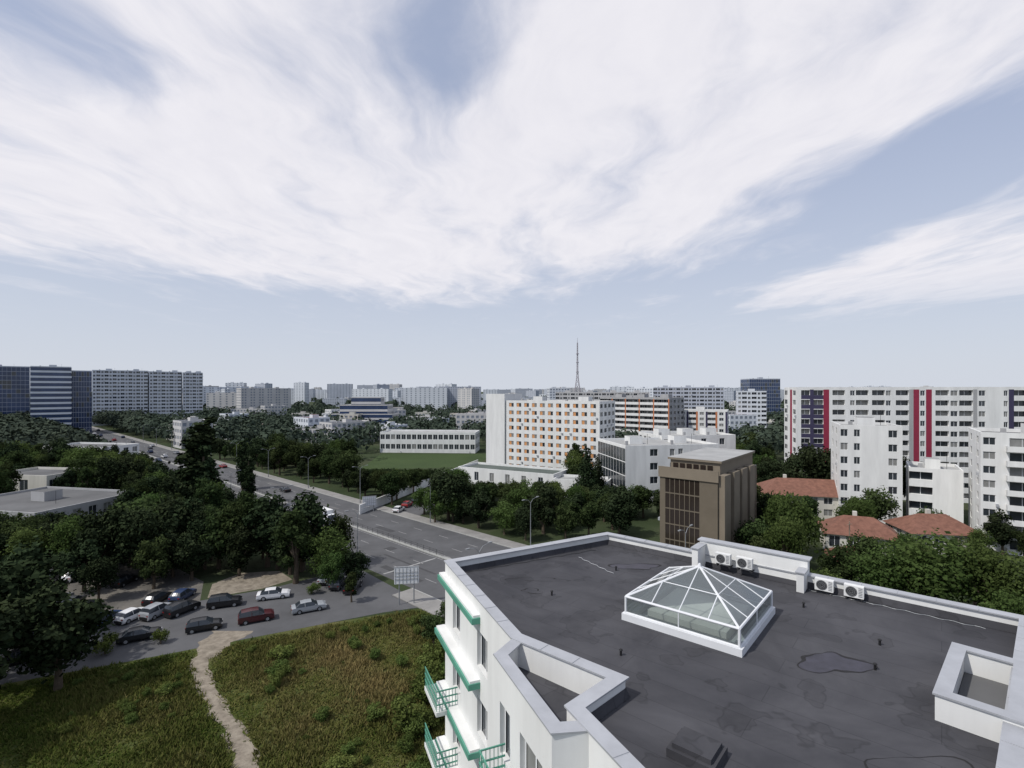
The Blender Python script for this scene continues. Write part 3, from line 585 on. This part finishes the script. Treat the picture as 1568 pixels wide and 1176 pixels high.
# ---------------------------------------------------------------- trees
def npmesh(name,V,F,mi,shade,mats):
    me=bpy.data.meshes.new(name); me.vertices.add(len(V)); me.vertices.foreach_set('co',V.astype(np.float32).ravel())
    k=F.shape[1]; me.loops.add(F.size); me.loops.foreach_set('vertex_index',F.astype(np.int32).ravel())
    me.polygons.add(len(F)); me.polygons.foreach_set('loop_start',np.arange(0,F.size,k,dtype=np.int32)); me.polygons.foreach_set('loop_total',np.full(len(F),k,dtype=np.int32))
    for m in mats: me.materials.append(MATS[m])
    me.polygons.foreach_set('material_index',mi.astype(np.int32))
    at=me.attributes.new('shade','FLOAT','POINT'); at.data.foreach_set('value',shade.astype(np.float32))
    me.update(calc_edges=True); me.validate(); return me
def leafquads(C,Nn,size,rng):
    n=len(C); up=rng.normal(size=(n,3)); a=np.cross(Nn,up); a/=np.linalg.norm(a,axis=1,keepdims=True)+1e-9; b=np.cross(Nn,a); b/=np.linalg.norm(b,axis=1,keepdims=True)+1e-9
    s=size[:,None]; q=rng.uniform(.6,1.25,size=(n,4,1))
    V=np.stack([C-a*s*q[:,0],C-b*s*q[:,1]*.8,C+a*s*q[:,2],C+b*s*q[:,3]*.8],1).reshape(-1,3)
    return V,np.arange(4*n).reshape(n,4)
def tree(name,seed,h=10,cr=3.8,z0=2.5,nb=16,nl=4200,leaf=.24,mat_='leaves',kind='round'):
    rng=np.random.default_rng(seed); cz=(h+z0)/2; rz=(h-z0)/2
    B=[]
    for i in range(nb):
        while True:
            p=rng.uniform(-1,1,3)
            if np.linalg.norm(p)<1: break
        if kind=='poplar': br=cr*rng.uniform(.5,.8); c=np.array([p[0]*cr*.45,p[1]*cr*.45,z0+(h-z0)*(i+.5)/nb]); br*=(1-.55*abs((i+.5)/nb-.4)/.6)
        elif kind=='cone': t=(i+.5)/nb; c=np.array([p[0]*.3,p[1]*.3,z0+(h-z0)*t]); br=cr*(1-t)*.95+.3
        else:
            br=cr*rng.uniform(.22,.44); c=np.array([p[0]*(cr-br*.6),p[1]*(cr-br*.6),cz+p[2]*(rz-br*.7)])
        B.append((c,br,rng.uniform(-.2,.24)))
    w=np.array([b[1]**2 for b in B]); w/=w.sum(); idx=rng.choice(nb,nl,p=w)
    Cc=np.array([b[0] for b in B])[idx]; Rb=np.array([b[1] for b in B])[idx]; sh=np.array([b[2] for b in B])[idx]
    D=rng.normal(size=(nl,3)); D[:,2]+=.25; D/=np.linalg.norm(D,axis=1,keepdims=True)
    rad=Rb*np.where(rng.random(nl)<.22,rng.uniform(.3,.8,nl),np.where(rng.random(nl)<.14,rng.uniform(1.1,1.5,nl),rng.uniform(.78,1.15,nl)))
    rad*=1+.16*np.sin(D[:,0]*7+idx)*np.sin(D[:,1]*6+idx*2)
    C=Cc+D*rad[:,None]
    if kind=='willow': C[:,2]-=rng.random(nl)**1.5*3.5*(np.hypot(C[:,0],C[:,1])/cr); C[:,2]=np.maximum(C[:,2],1)
    Nn=D+rng.normal(size=(nl,3))*.6; Nn/=np.linalg.norm(Nn,axis=1,keepdims=True)
    if kind=='willow': Nn[:,2]*=.2
    V,F=leafquads(C,Nn,leaf*rng.uniform(.6,1.4,nl),rng)
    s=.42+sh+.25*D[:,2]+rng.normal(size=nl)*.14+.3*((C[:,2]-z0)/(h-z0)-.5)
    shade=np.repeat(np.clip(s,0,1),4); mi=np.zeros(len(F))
    mb=MB(); tr=h*.022+.05; mb.rod((0,0,-.2),(.1,.05,z0+.3),tr*1.25,'bark',8,tr*.85); top=cz if kind!='poplar' and kind!='cone' else h*.9
    mb.rod((.1,.05,z0+.3),(0,0,top),tr*.85,'bark',7,tr*.3)
    for c,br,_ in B[:9]:
        if kind in('cone','poplar'): break
        mb.rod((.05,.03,z0*.8+.2+rng.random()*1.2),tuple(c),tr*.45,'bark',5,tr*.12)
    q=[f for f in mb.f if len(f)==4]; TV=np.array(mb.v); TF=np.array(q)+len(V)
    V=np.vstack([V,TV]); F=np.vstack([F,TF]); shade=np.concatenate([shade,np.zeros(len(TV))]); mi=np.concatenate([mi,np.ones(len(TF))])
    return npmesh(name,V,F,mi,shade,[mat_,'bark'])
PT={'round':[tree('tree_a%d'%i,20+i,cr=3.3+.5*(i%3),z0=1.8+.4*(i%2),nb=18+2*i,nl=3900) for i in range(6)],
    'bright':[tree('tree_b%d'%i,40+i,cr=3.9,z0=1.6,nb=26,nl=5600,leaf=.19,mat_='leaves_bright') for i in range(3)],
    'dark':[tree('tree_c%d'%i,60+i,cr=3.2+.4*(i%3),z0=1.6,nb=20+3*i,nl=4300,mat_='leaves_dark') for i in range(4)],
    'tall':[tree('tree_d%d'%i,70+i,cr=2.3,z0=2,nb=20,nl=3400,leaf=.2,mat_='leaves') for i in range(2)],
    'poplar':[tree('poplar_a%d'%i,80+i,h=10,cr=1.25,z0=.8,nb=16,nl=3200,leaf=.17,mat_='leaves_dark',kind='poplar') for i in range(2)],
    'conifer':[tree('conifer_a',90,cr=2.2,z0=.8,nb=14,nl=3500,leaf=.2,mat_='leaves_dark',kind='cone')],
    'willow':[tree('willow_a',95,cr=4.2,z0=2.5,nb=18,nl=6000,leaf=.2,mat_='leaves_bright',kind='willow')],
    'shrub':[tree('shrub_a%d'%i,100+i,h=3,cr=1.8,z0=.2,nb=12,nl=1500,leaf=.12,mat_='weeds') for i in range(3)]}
NM={'round':'deciduous_tree','bright':'leafy_tree','dark':'dark_leaved_tree','tall':'slender_tree','poplar':'poplar_tree','conifer':'conifer_tree','willow':'willow_tree','shrub':'shrub'}
tr=random.Random(3)
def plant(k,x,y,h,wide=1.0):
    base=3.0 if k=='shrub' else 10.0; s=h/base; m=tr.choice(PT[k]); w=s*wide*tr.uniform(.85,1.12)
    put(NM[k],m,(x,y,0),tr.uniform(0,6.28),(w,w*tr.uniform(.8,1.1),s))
blocked=[]
def rect(x0,y0,x1,y1): blocked.append((x0,y0,x1,y1))
for q in ((-132,100,-92,142),(-152,138,-128,162),(-192,195,-158,226),(-70,194,-4,276),(-137,340,-98,362),(-14,180,42,222),(-20,148,18,182),(26,130,84,186),(24,78,58,122),(60,92,118,134),(11,138,30,160),(-3,4,22,32)): rect(*q)
def ok(x,y,mg=0):
    n=.6816*x+.7317*y
    if 44-mg<n<78+mg: return False
    for a,b,c,d in blocked:
        if a<x<c and b<y<d: return False
    if -92<x<-30 and y<84 and y>52 and not (x<-30 and y>-.2*(x)+70): return False
    if 112<y<212 and abs(x-(-30+(y-116)*.228))<7: return False
    return True
pts=[]
def far_enough(x,y,dd):
    for a,b in pts:
        if (a-x)**2+(b-y)**2<dd*dd: return False
    pts.append((x,y)); return True
for i in range(8000):
    x=tr.uniform(-240,-24); y=tr.uniform(82,220); n=.6816*x+.7317*y
    if n>43: continue
    u=x/y
    if u<-1.12: continue
    dk=48/max(.02,(.6816*u+.7317)); vk=H/dk; hm=H-vk*y+(4.5 if u<-.36 else 2.0)
    if u<-.8: hm=min(hm,14)
    if u<-.76 and y<112: hm=min(hm,H-.245*y)
    h=min(tr.uniform(7,14.5),hm)
    if h<3.2 or not ok(x,y): continue
    if y<96 and x>-50 and h>12: h=12
    if not far_enough(x,y,h*.5): continue
    plant(tr.choice(['round','round','dark','dark','dark','bright','tall']),x,y,h*(1.12 if tr.random()<.12 else 1),1.12)
for i in range(9000):
    d=tr.uniform(105,232); u=tr.uniform(-.92,.5); x=u*d;y=d; n=.6816*x+.7317*y
    if n<79 or not ok(x,y): continue
    h=tr.uniform(6.5,13)
    if -.32<u<-.05 and y<200: h=min(h,H-.153*y)
    if -.1<u<.12 and y<185: h=min(h,H-.178*y)
    if .12<=u<.3 and y<150: h=min(h,H-.185*y)
    if -.75<u<-.5: h=min(h,9.5)
    if h<3: continue
    if not far_enough(x,y,h*.58): continue
    plant(tr.choice(['round','round','dark','round','dark','bright','tall']),x,y,h,1.15)
print('TREES',len(pts))
for k,x,y,h,w in [('poplar',-78.5,129,24,1.7),('poplar',-80.5,131,21,1.6),('poplar',-76.5,127,18,1.5),('poplar',-84,160,16,1.3),('poplar',-72,140,13,1.5),('conifer',20.3,139,16.5,1.0),('conifer',24,144,13,1),
  ('willow',51.5,95,12.2,1.0),('willow',47,88,9.5,1.0),('dark',84,143,16,1.1),('dark',92,140,15,1.2),('dark',78,142,13,1.0),('round',101,136,14,1.1),('dark',71,140,12,1),
  ('dark',108,128,12,1.1),('round',100,122,13,1.1),('round',56,118,9,1.1),('dark',54,108,9,1.1),('round',60,112,7,1.1),('round',68,117,7,1.1),
  ('bright',57,69,11.8,1.3),('bright',62,66,11,1.1),('bright',51,71,9.5,1.2),('bright',66,73,9.5,1.0),('round',47,74,8.5,1.1),('bright',43,70,6.5,1.1),('bright',59,60,7.5,1.0),('round',56,81,8,1.1),('round',66,84,7,1),
  ('round',78,110,10,1.0),('willow',72,107,9,1.0),('round',41,84,7,1),('round',44,94,8,1),('bright',71,92,5.5,1),('bright',85,93,6,1),('round',92,92,6.5,1),('bright',78,90,5,1),('round',86,104,7.5,1.1),('dark',93,97,8,1.0),
  ('dark',-50,47,13,1.2),('dark',-47,53,11,1.1),('dark',-56,55,13,1.2),('dark',-60,62,12,1.1),('dark',-50,41,12,1.1),('round',-9.5,62,4.4,1.1),('round',-7.5,66,5,1.1),('bright',-28,79.5,6,1.0),('tall',-23.5,75,4.5,1.1),('round',-31,90,9,1.1),
  ('dark',-36,88,13,1.3),('dark',-43,90,12.5,1.2),('round',-51,89,11,1.2),('dark',-60,93,11,1.2),('round',-68,95,9,1.2),('dark',-78,93,9,1.2),('round',-88,90,8,1.2),('dark',-92,80,8,1.2),('dark',-66,79,8,1.1),('round',-56,80,8,1.1),('dark',-61,75.5,6.5,1.1),('dark',-70,71,7.5,1.1),('tall',-76,72,8,1.3),('bright',-18,120,7.5,1.2),('bright',-14,121,7,1.2),('bright',-22,128,7,1.2),
  ('shrub',-47.8,60.2,2.2,1.2),('shrub',-43,62.6,1.8,1.2),('shrub',-52,58.2,2.4,1.2),('shrub',-30.5,78,1.6,1.2)]:
    plant(k,x,y,h,w)
for i in range(100):
    x=tr.uniform(-32,-5); y=tr.uniform(38,72)
    xc=np.interp(y,PY,PX)
    if x<xc+2.2 or .6816*x+.7317*y>42: continue
    if y>70+.468*(x+12): continue
    if -24<x<-11 and 50<y<64 and tr.random()<.7: continue
    plant('shrub',x,y,tr.uniform(.5,1.7),tr.uniform(.9,1.6))
for i in range(34):
    y=tr.uniform(46,62); xc=np.interp(y,PY,PX); x=xc-2.2-tr.uniform(0,15)
    if y<71+.468*(x+12): plant('shrub',x,y,tr.uniform(.5,1.2),tr.uniform(.9,1.5)) 
for i in range(16): plant('shrub',tr.uniform(-10,-5.5),tr.uniform(34,60),tr.uniform(1.5,3.2),1.1)
def farwood(name,n,dmin,dmax,q,sz,hmin,hmax,seed,urange=(-1.05,1.05)):
    rng=np.random.default_rng(seed); cs=[]
    while len(cs)<n:
        d=rng.uniform(dmin**.5,dmax**.5)**2; u=rng.uniform(*urange); x=u*d; nn=.6816*x+.7317*d
        if 43<nn<79: continue
        if u>-.45 and rng.random()<.35: continue
        if dmin<320 and any(a<x<c and b<d<e for a,b,c,e in blocked): continue
        hcap=14
        if u<-.5 and nn<43: hcap=max(5,H-d*H*(.6816*u+.7317)/48+5) if (.6816*u+.7317)>0.03 else 14
        cs.append((x,d,min(hcap,rng.uniform(hmin,hmax)),rng.uniform(-.25,.25)))
    Cs=np.array(cs); idx=np.repeat(np.arange(n),q)
    D=rng.normal(size=(n*q,3)); D[:,2]=np.abs(D[:,2])*.9-.15; D[:,1]-=.3; D/=np.linalg.norm(D,axis=1,keepdims=True)
    hh=Cs[idx,2]; r=hh*.52*(1+.2*np.sin(D[:,0]*5+idx))*rng.uniform(.8,1.1,n*q)
    C=np.stack([Cs[idx,0]+D[:,0]*r,Cs[idx,1]+D[:,1]*r,hh*.45+D[:,2]*hh*.55*rng.uniform(.85,1.1,n*q)],1)
    Nn=D+rng.normal(size=D.shape)*.4; Nn/=np.linalg.norm(Nn,axis=1,keepdims=True)
    V,F=leafquads(C,Nn,sz*rng.uniform(.6,1.3,n*q),rng)
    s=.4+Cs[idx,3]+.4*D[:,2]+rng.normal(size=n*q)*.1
    put(name,npmesh(name,V,F,np.zeros(len(F)),np.repeat(np.clip(s,0,1),4),['leaves_far_hazed']))
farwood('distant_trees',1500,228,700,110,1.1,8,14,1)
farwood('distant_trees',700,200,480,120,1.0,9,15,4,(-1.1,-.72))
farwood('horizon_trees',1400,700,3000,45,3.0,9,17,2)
def grass():
    rng=np.random.default_rng(9); n=60000; x=rng.uniform(-70,-3,n); y=rng.uniform(34,76,n)
    keep=(y<72.6+.468*(x+12)+rng.normal(size=n)*.5)|((x<-56)&(y<56)); keep&=(.6816*x+.7317*y<43.8)
    xc=np.interp(y,PY,PX); keep&=(np.abs(x-xc)>1.1+np.clip((y-57)*.14,0,1.4)+rng.uniform(-.5,.6,n))
    x=x[keep];y=y[keep];xc=xc[keep];n=len(x); k=5
    pn=np.sin(x*.23+1)*np.cos(y*.31)+.6*np.sin(x*.61+y*.43)+.4*np.sin(x*1.3-y*.9)
    X=np.repeat(x,k)+rng.normal(size=n*k)*.16; Y=np.repeat(y,k)+rng.normal(size=n*k)*.16; hgt=np.repeat(.28+.12*pn,k)*rng.uniform(.6,1.5,n*k); hgt=np.maximum(hgt,.12)
    a=rng.uniform(0,6.28,n*k); w=.07; lean=rng.normal(size=(n*k,2))*.2
    B0=np.stack([X-np.cos(a)*w,Y-np.sin(a)*w,np.zeros(n*k)],1);B1=np.stack([X+np.cos(a)*w,Y+np.sin(a)*w,np.zeros(n*k)],1);Tt=np.stack([X+lean[:,0],Y+lean[:,1],hgt],1)
    V=np.stack([B0,B1,Tt],1).reshape(-1,3); F=np.arange(3*n*k).reshape(-1,3)
    dry=np.exp(-(((x+18)/9)**2+((y-57)/10)**2))+.3*np.exp(-(((x+36)/6)**2+((y-50)/6)**2)); s=.24+.5*dry+.22*pn*(.25+dry)+.10*np.sin(x*.4)*np.sin(y*.5)-.1*(x<xc-1); s=np.repeat(s,k)+rng.normal(size=n*k)*.13
    put('meadow_grass',npmesh('meadow_grass',V,F,np.zeros(len(F)),np.repeat(np.clip(s,0,1),3),['grass_blades']))
grass()

# ---------------------------------------------------------------- vehicles
def car(paint,kind):
    pm='paint_'+paint; mb=MB()
    st={'hatch':[(-2.05,.55,.57),(-2.0,.88,.9),(-1.9,.95,1.1),(-1.55,.95,1.42),(-.6,.93,1.48),(.25,.92,1.45),(1.0,.92,.98),(1.7,.84,.87),(2.0,.70,.72),(2.06,.5,.52)],
        'sedan':[(-2.3,.55,.57),(-2.25,.9,.92),(-1.75,.95,.99),(-1.15,.94,1.38),(-.4,.93,1.44),(.3,.92,1.42),(1.1,.92,.97),(1.9,.83,.86),(2.2,.68,.7),(2.26,.48,.5)],
        'suv':[(-2.2,.6,.62),(-2.17,1.0,1.02),(-2.05,1.08,1.25),(-1.8,1.08,1.62),(-.6,1.06,1.70),(.25,1.05,1.66),(.95,1.05,1.12),(1.8,.98,1.0),(2.15,.8,.82),(2.2,.55,.57)]}[kind]
    secs=[]
    for i,(x,b,t) in enumerate(st):
        e=.80 if i in(0,len(st)-1) else 1; wb=.89*e; cab=t-b>.12; wt=.64 if t-b>.3 else wb*.84
        if kind=='suv': wt*=1.06 if cab else 1
        secs.append([(x,0,.22),(x,wb*.88,.22),(x,wb,.45 if b>.5 else .4),(x,wb*.98,b),(x,wt,t),(x,wt*.5,t+.03),(x,0,t+.04)])
    for i in range(len(secs)-1):
        a,b=secs[i],secs[i+1]; ta,tb=st[i],st[i+1]; ca=ta[2]-ta[1]; cb=tb[2]-tb[1]
        for j in range(6):
            m=pm
            if j==3 and max(ca,cb)>.3 : m='glass_dark'
            if j in(4,5) and ((ca>.3)!=(cb>.3) or abs(ta[2]-tb[2])>.25): m='glass_dark' if max(ca,cb)>.3 else pm
            if j==0: m='black'
            for sgn in (1,-1):
                q=[a[j],b[j],b[j+1],a[j+1]]; q=[(p[0],p[1]*sgn,p[2]) for p in q]
                mb.face(q if sgn<0 else q[::-1],m)
    for s_ in (secs[0],secs[-1]): mb.face([(p[0],p[1],p[2]) for p in s_]+[(p[0],-p[1],p[2]) for p in s_[::-1][1:-1]],'black')
    xs=[s[0] for s in st]
    for sg in (1,-1):
        for px_ in (-.55,): mb.rod((px_,sg*.88,.95 if kind!='suv' else 1.07),(px_-.03,sg*.66,st[4][2]-.02),.035,pm,4)
        for wx in (-1.3,1.32):
            mb.rod((wx,sg*.70,.33),(wx,sg*.905,.33),.335,'tyre',16); mb.rod((wx,sg*.90,.33),(wx,sg*.915,.33),.2,'metal_grey',10)
        mb.obox((xs[-1]-.16,sg*.62-.14),(1,0),.16,.28,.58,.70,'lamp_clear'); mb.obox((xs[0]-.01,sg*.66-.12),(1,0),.12,.24,.72,.86,'lamp_red')
        mb.obox((.75,sg*.97-.08),(1,0),.12,.16,.95,1.07,pm)
    return mb.build('car_'+paint+'_'+kind)
for n,c in (('white_car',(.72,.72,.72)),('black',(.012,.013,.015)),('silver',(.38,.40,.42)),('maroon',(.06,.012,.015)),('blue',(.03,.05,.11)),('grey',(.10,.105,.11)),('red',(.30,.03,.03))):
    mat('paint_'+n,c,.3,0,spec=.5,metal=.2 if n in('silver','grey') else 0)
CM={}
cj=random.Random(4)
def putcar(name,c,k,x,y,ang,z=.02):
    cc='white_car' if c=='white' else c
    if (cc,k) not in CM: CM[(cc,k)]=car(cc,k)
    put(name,CM[(cc,k)],(x,y,z),math.radians(ang+cj.uniform(-3,3)))
sa=math.degrees(math.atan2(.47,.88))
for c,k,x,y,da in [('white','sedan',-35.6,76.5,-8),('black','suv',-41.3,73.6,-4),('black','suv',-46.0,71.4,40),('silver','suv',-48.8,70.6,50),('white','hatch',-51.4,69.4,50),('blue','sedan',-54.2,68.4,60),('white','sedan',-57.0,66.0,-12),('blue','hatch',-49,76.2,60),('black','hatch',-52,75,60),
   ('maroon','suv',-34.4,68.9,2),('black','hatch',-39.9,66.4,-2),('black','sedan',-46.4,63.8,3),('grey','hatch',-51.5,61.2,-3),('black','sedan',-55.8,58.6,6),('silver','sedan',-28.6,72.1,1),
   ('grey','suv',-27.5,81,60),('silver','hatch',-30,83,60),('black','sedan',-24.7,79.5,60),('black','hatch',-59.5,72.0,80),('grey','sedan',-63.2,73.5,80),('silver','hatch',-66,74.6,76),('black','suv',-69,75.5,84),('white','sedan',-72,76,80),('black','sedan',-75,76.5,80),('blue','sedan',-66,67,20),('black','suv',-71,68,30),('white','hatch',-72,84,70),('grey','suv',-75,84,70),('black','hatch',-62,82,60),('red','hatch',-78,84.5,70),('white','sedan',-81,85,70),('black','suv',-60,63,10),('silver','sedan',-61,58.5,10)]:
    putcar('parked_car',c,k,x,y,sa+da)
ra=math.degrees(math.atan2(r_.y,r_.x))
def rcar(t,n,c,k,flip): 
    p=RP(t,n); putcar('moving_car',c,k,p[0],p[1],ra+(180 if flip else 0))
CL=['white','black','silver','grey','white','red','black','blue']; KL=['hatch','sedan','suv']
rcar(-180,54,'black','hatch',False); rcar(-205,50,'white','sedan',False); rcar(-150,50,'silver','suv',False); rcar(-128,57.5,'grey','hatch',False)
t=-225
while t>-520:
    rcar(t,cj.choice([50,54,58]),cj.choice(CL),cj.choice(KL),False); t-=cj.uniform(7,17)
t=-205
while t>-520:
    rcar(t,cj.choice([63.5,67.5,71.5]),cj.choice(CL),cj.choice(KL),True); t-=cj.uniform(12,30)
rcar(-158,67.5,'black','sedan',True)
for k,(x,y) in enumerate([(-24.5,131),(-23.5,137),(-22,143),(-20.5,149),(-18,160),(-16.5,166)]): putcar('parked_car',['white','red','silver','white','black','white'][k],'hatch',x-4.5,y,77)
mb=MB(); mb.obox((-3.2,-1.2),(1,0),4.6,2.4,.9,3.3,'white_plaster'); mb.obox((1.5,-1.1),(1,0),1.9,2.2,.5,1.5,'white_frame')
mb.face([(1.5,-1.1,1.5),(3.4,-1.1,1.5),(2.9,-1.0,2.5),(1.5,-1.0,2.5)],'white_frame');mb.face([(1.5,1.1,1.5),(3.4,1.1,1.5),(2.9,1.0,2.5),(1.5,1.0,2.5)],'white_frame')
mb.face([(3.4,-1.1,1.5),(3.4,1.1,1.5),(2.9,1,2.5),(2.9,-1,2.5)],'glass_dark'); mb.face([(1.5,-1,2.5),(2.9,-1,2.5),(2.9,1,2.5),(1.5,1,2.5)],'white_frame')
mb.obox((2.0,-1.115),(1,0),.9,.02,1.5,2.2,'glass_dark'); mb.obox((-3.2,-.9),(1,0),6,1.8,.5,.9,'metal_dark')
for wx in (-2.2,2.3):
    for sg in (-1,1): mb.rod((wx,sg*.8,.48),(wx,sg*1.12,.48),.48,'tyre',16); mb.rod((wx,sg*1.11,.48),(wx,sg*1.13,.48),.22,'metal_grey',10)
p=RP(-113,57.6); put('box_truck',mb.build('box_truck'),(p[0],p[1],.02),math.radians(ra))
mb=MB(); mb.rod((0,0,0),(0,0,9.2),.10,'metal_grey',8,.05); mb.rod((0,0,0),(0,0,.6),.16,'metal_grey',8)
for sg in (1,-1):
    mb.rod((0,0,9.2),(0,sg*.7,9.9),.04,'metal_grey',6,.03); mb.rod((0,sg*.7,9.9),(0,sg*1.9,10.1),.03,'metal_grey',6)
    mb.obox((-.13,min(sg*1.7,sg*2.4)),(1,0),.26,.7,10.05,10.17,'metal_grey')
lm=mb.build('street_lamp')
for k in range(-3,9): p=RP(-126.6-31*k,74.6); put('street_lamp',lm,(p[0],p[1],.12),math.radians(ra))
for k in range(-3,9): p=RP(-112-31*k,47.2); put('street_lamp',lm,(p[0],p[1],.12),math.radians(ra))
def bill(w,h,z):
    mb=MB(); mb.obox((-w/2,-.12),(1,0),w,.24,z,z+h,'white_frame')
    for i in range(7): mb.obox((-w/2+.15+i*(w-.35)/6,-.16),(1,0),.05,.038,z+.1,z+h-.1,'metal_grey')
    for zz in (.3,.5,.7): mb.obox((-w/2+.1,-.20),(1,0),w-.2,.038,z+h*zz,z+h*zz+.05,'metal_grey')
    for s in (-w*.3,w*.3): mb.rod((s,.0,0),(s,.0,z),.09,'metal_grey',8)
    mb.obox((-w/2-.05,-.15),(1,0),w+.1,.3,z+h+.002,z+h+.06,'metal_grey'); mb.rod((0,-.12,z+h),(0,-.8,z+h+.3),.03,'metal_grey',5)
    return mb.build('billboard')
put('billboard',bill(3.5,2.4,3.0),(-15.3,74.3,0),math.radians(8)); put('billboard',bill(3.4,2.3,1.6),(-36.5,131,0),math.radians(20))
mb=MB(); mb.rod((0,0,0),(0,0,8.5),.13,'wood',6,.09); mb.rod((-.8,0,8),(.8,0,8),.05,'wood',4)
up=mb.build('utility_pole')
for x,y in ((58,88),(68,78),(50,105)): put('utility_pole',up,(x,y,0),.5)
print('OBJS',len(bpy.data.objects))
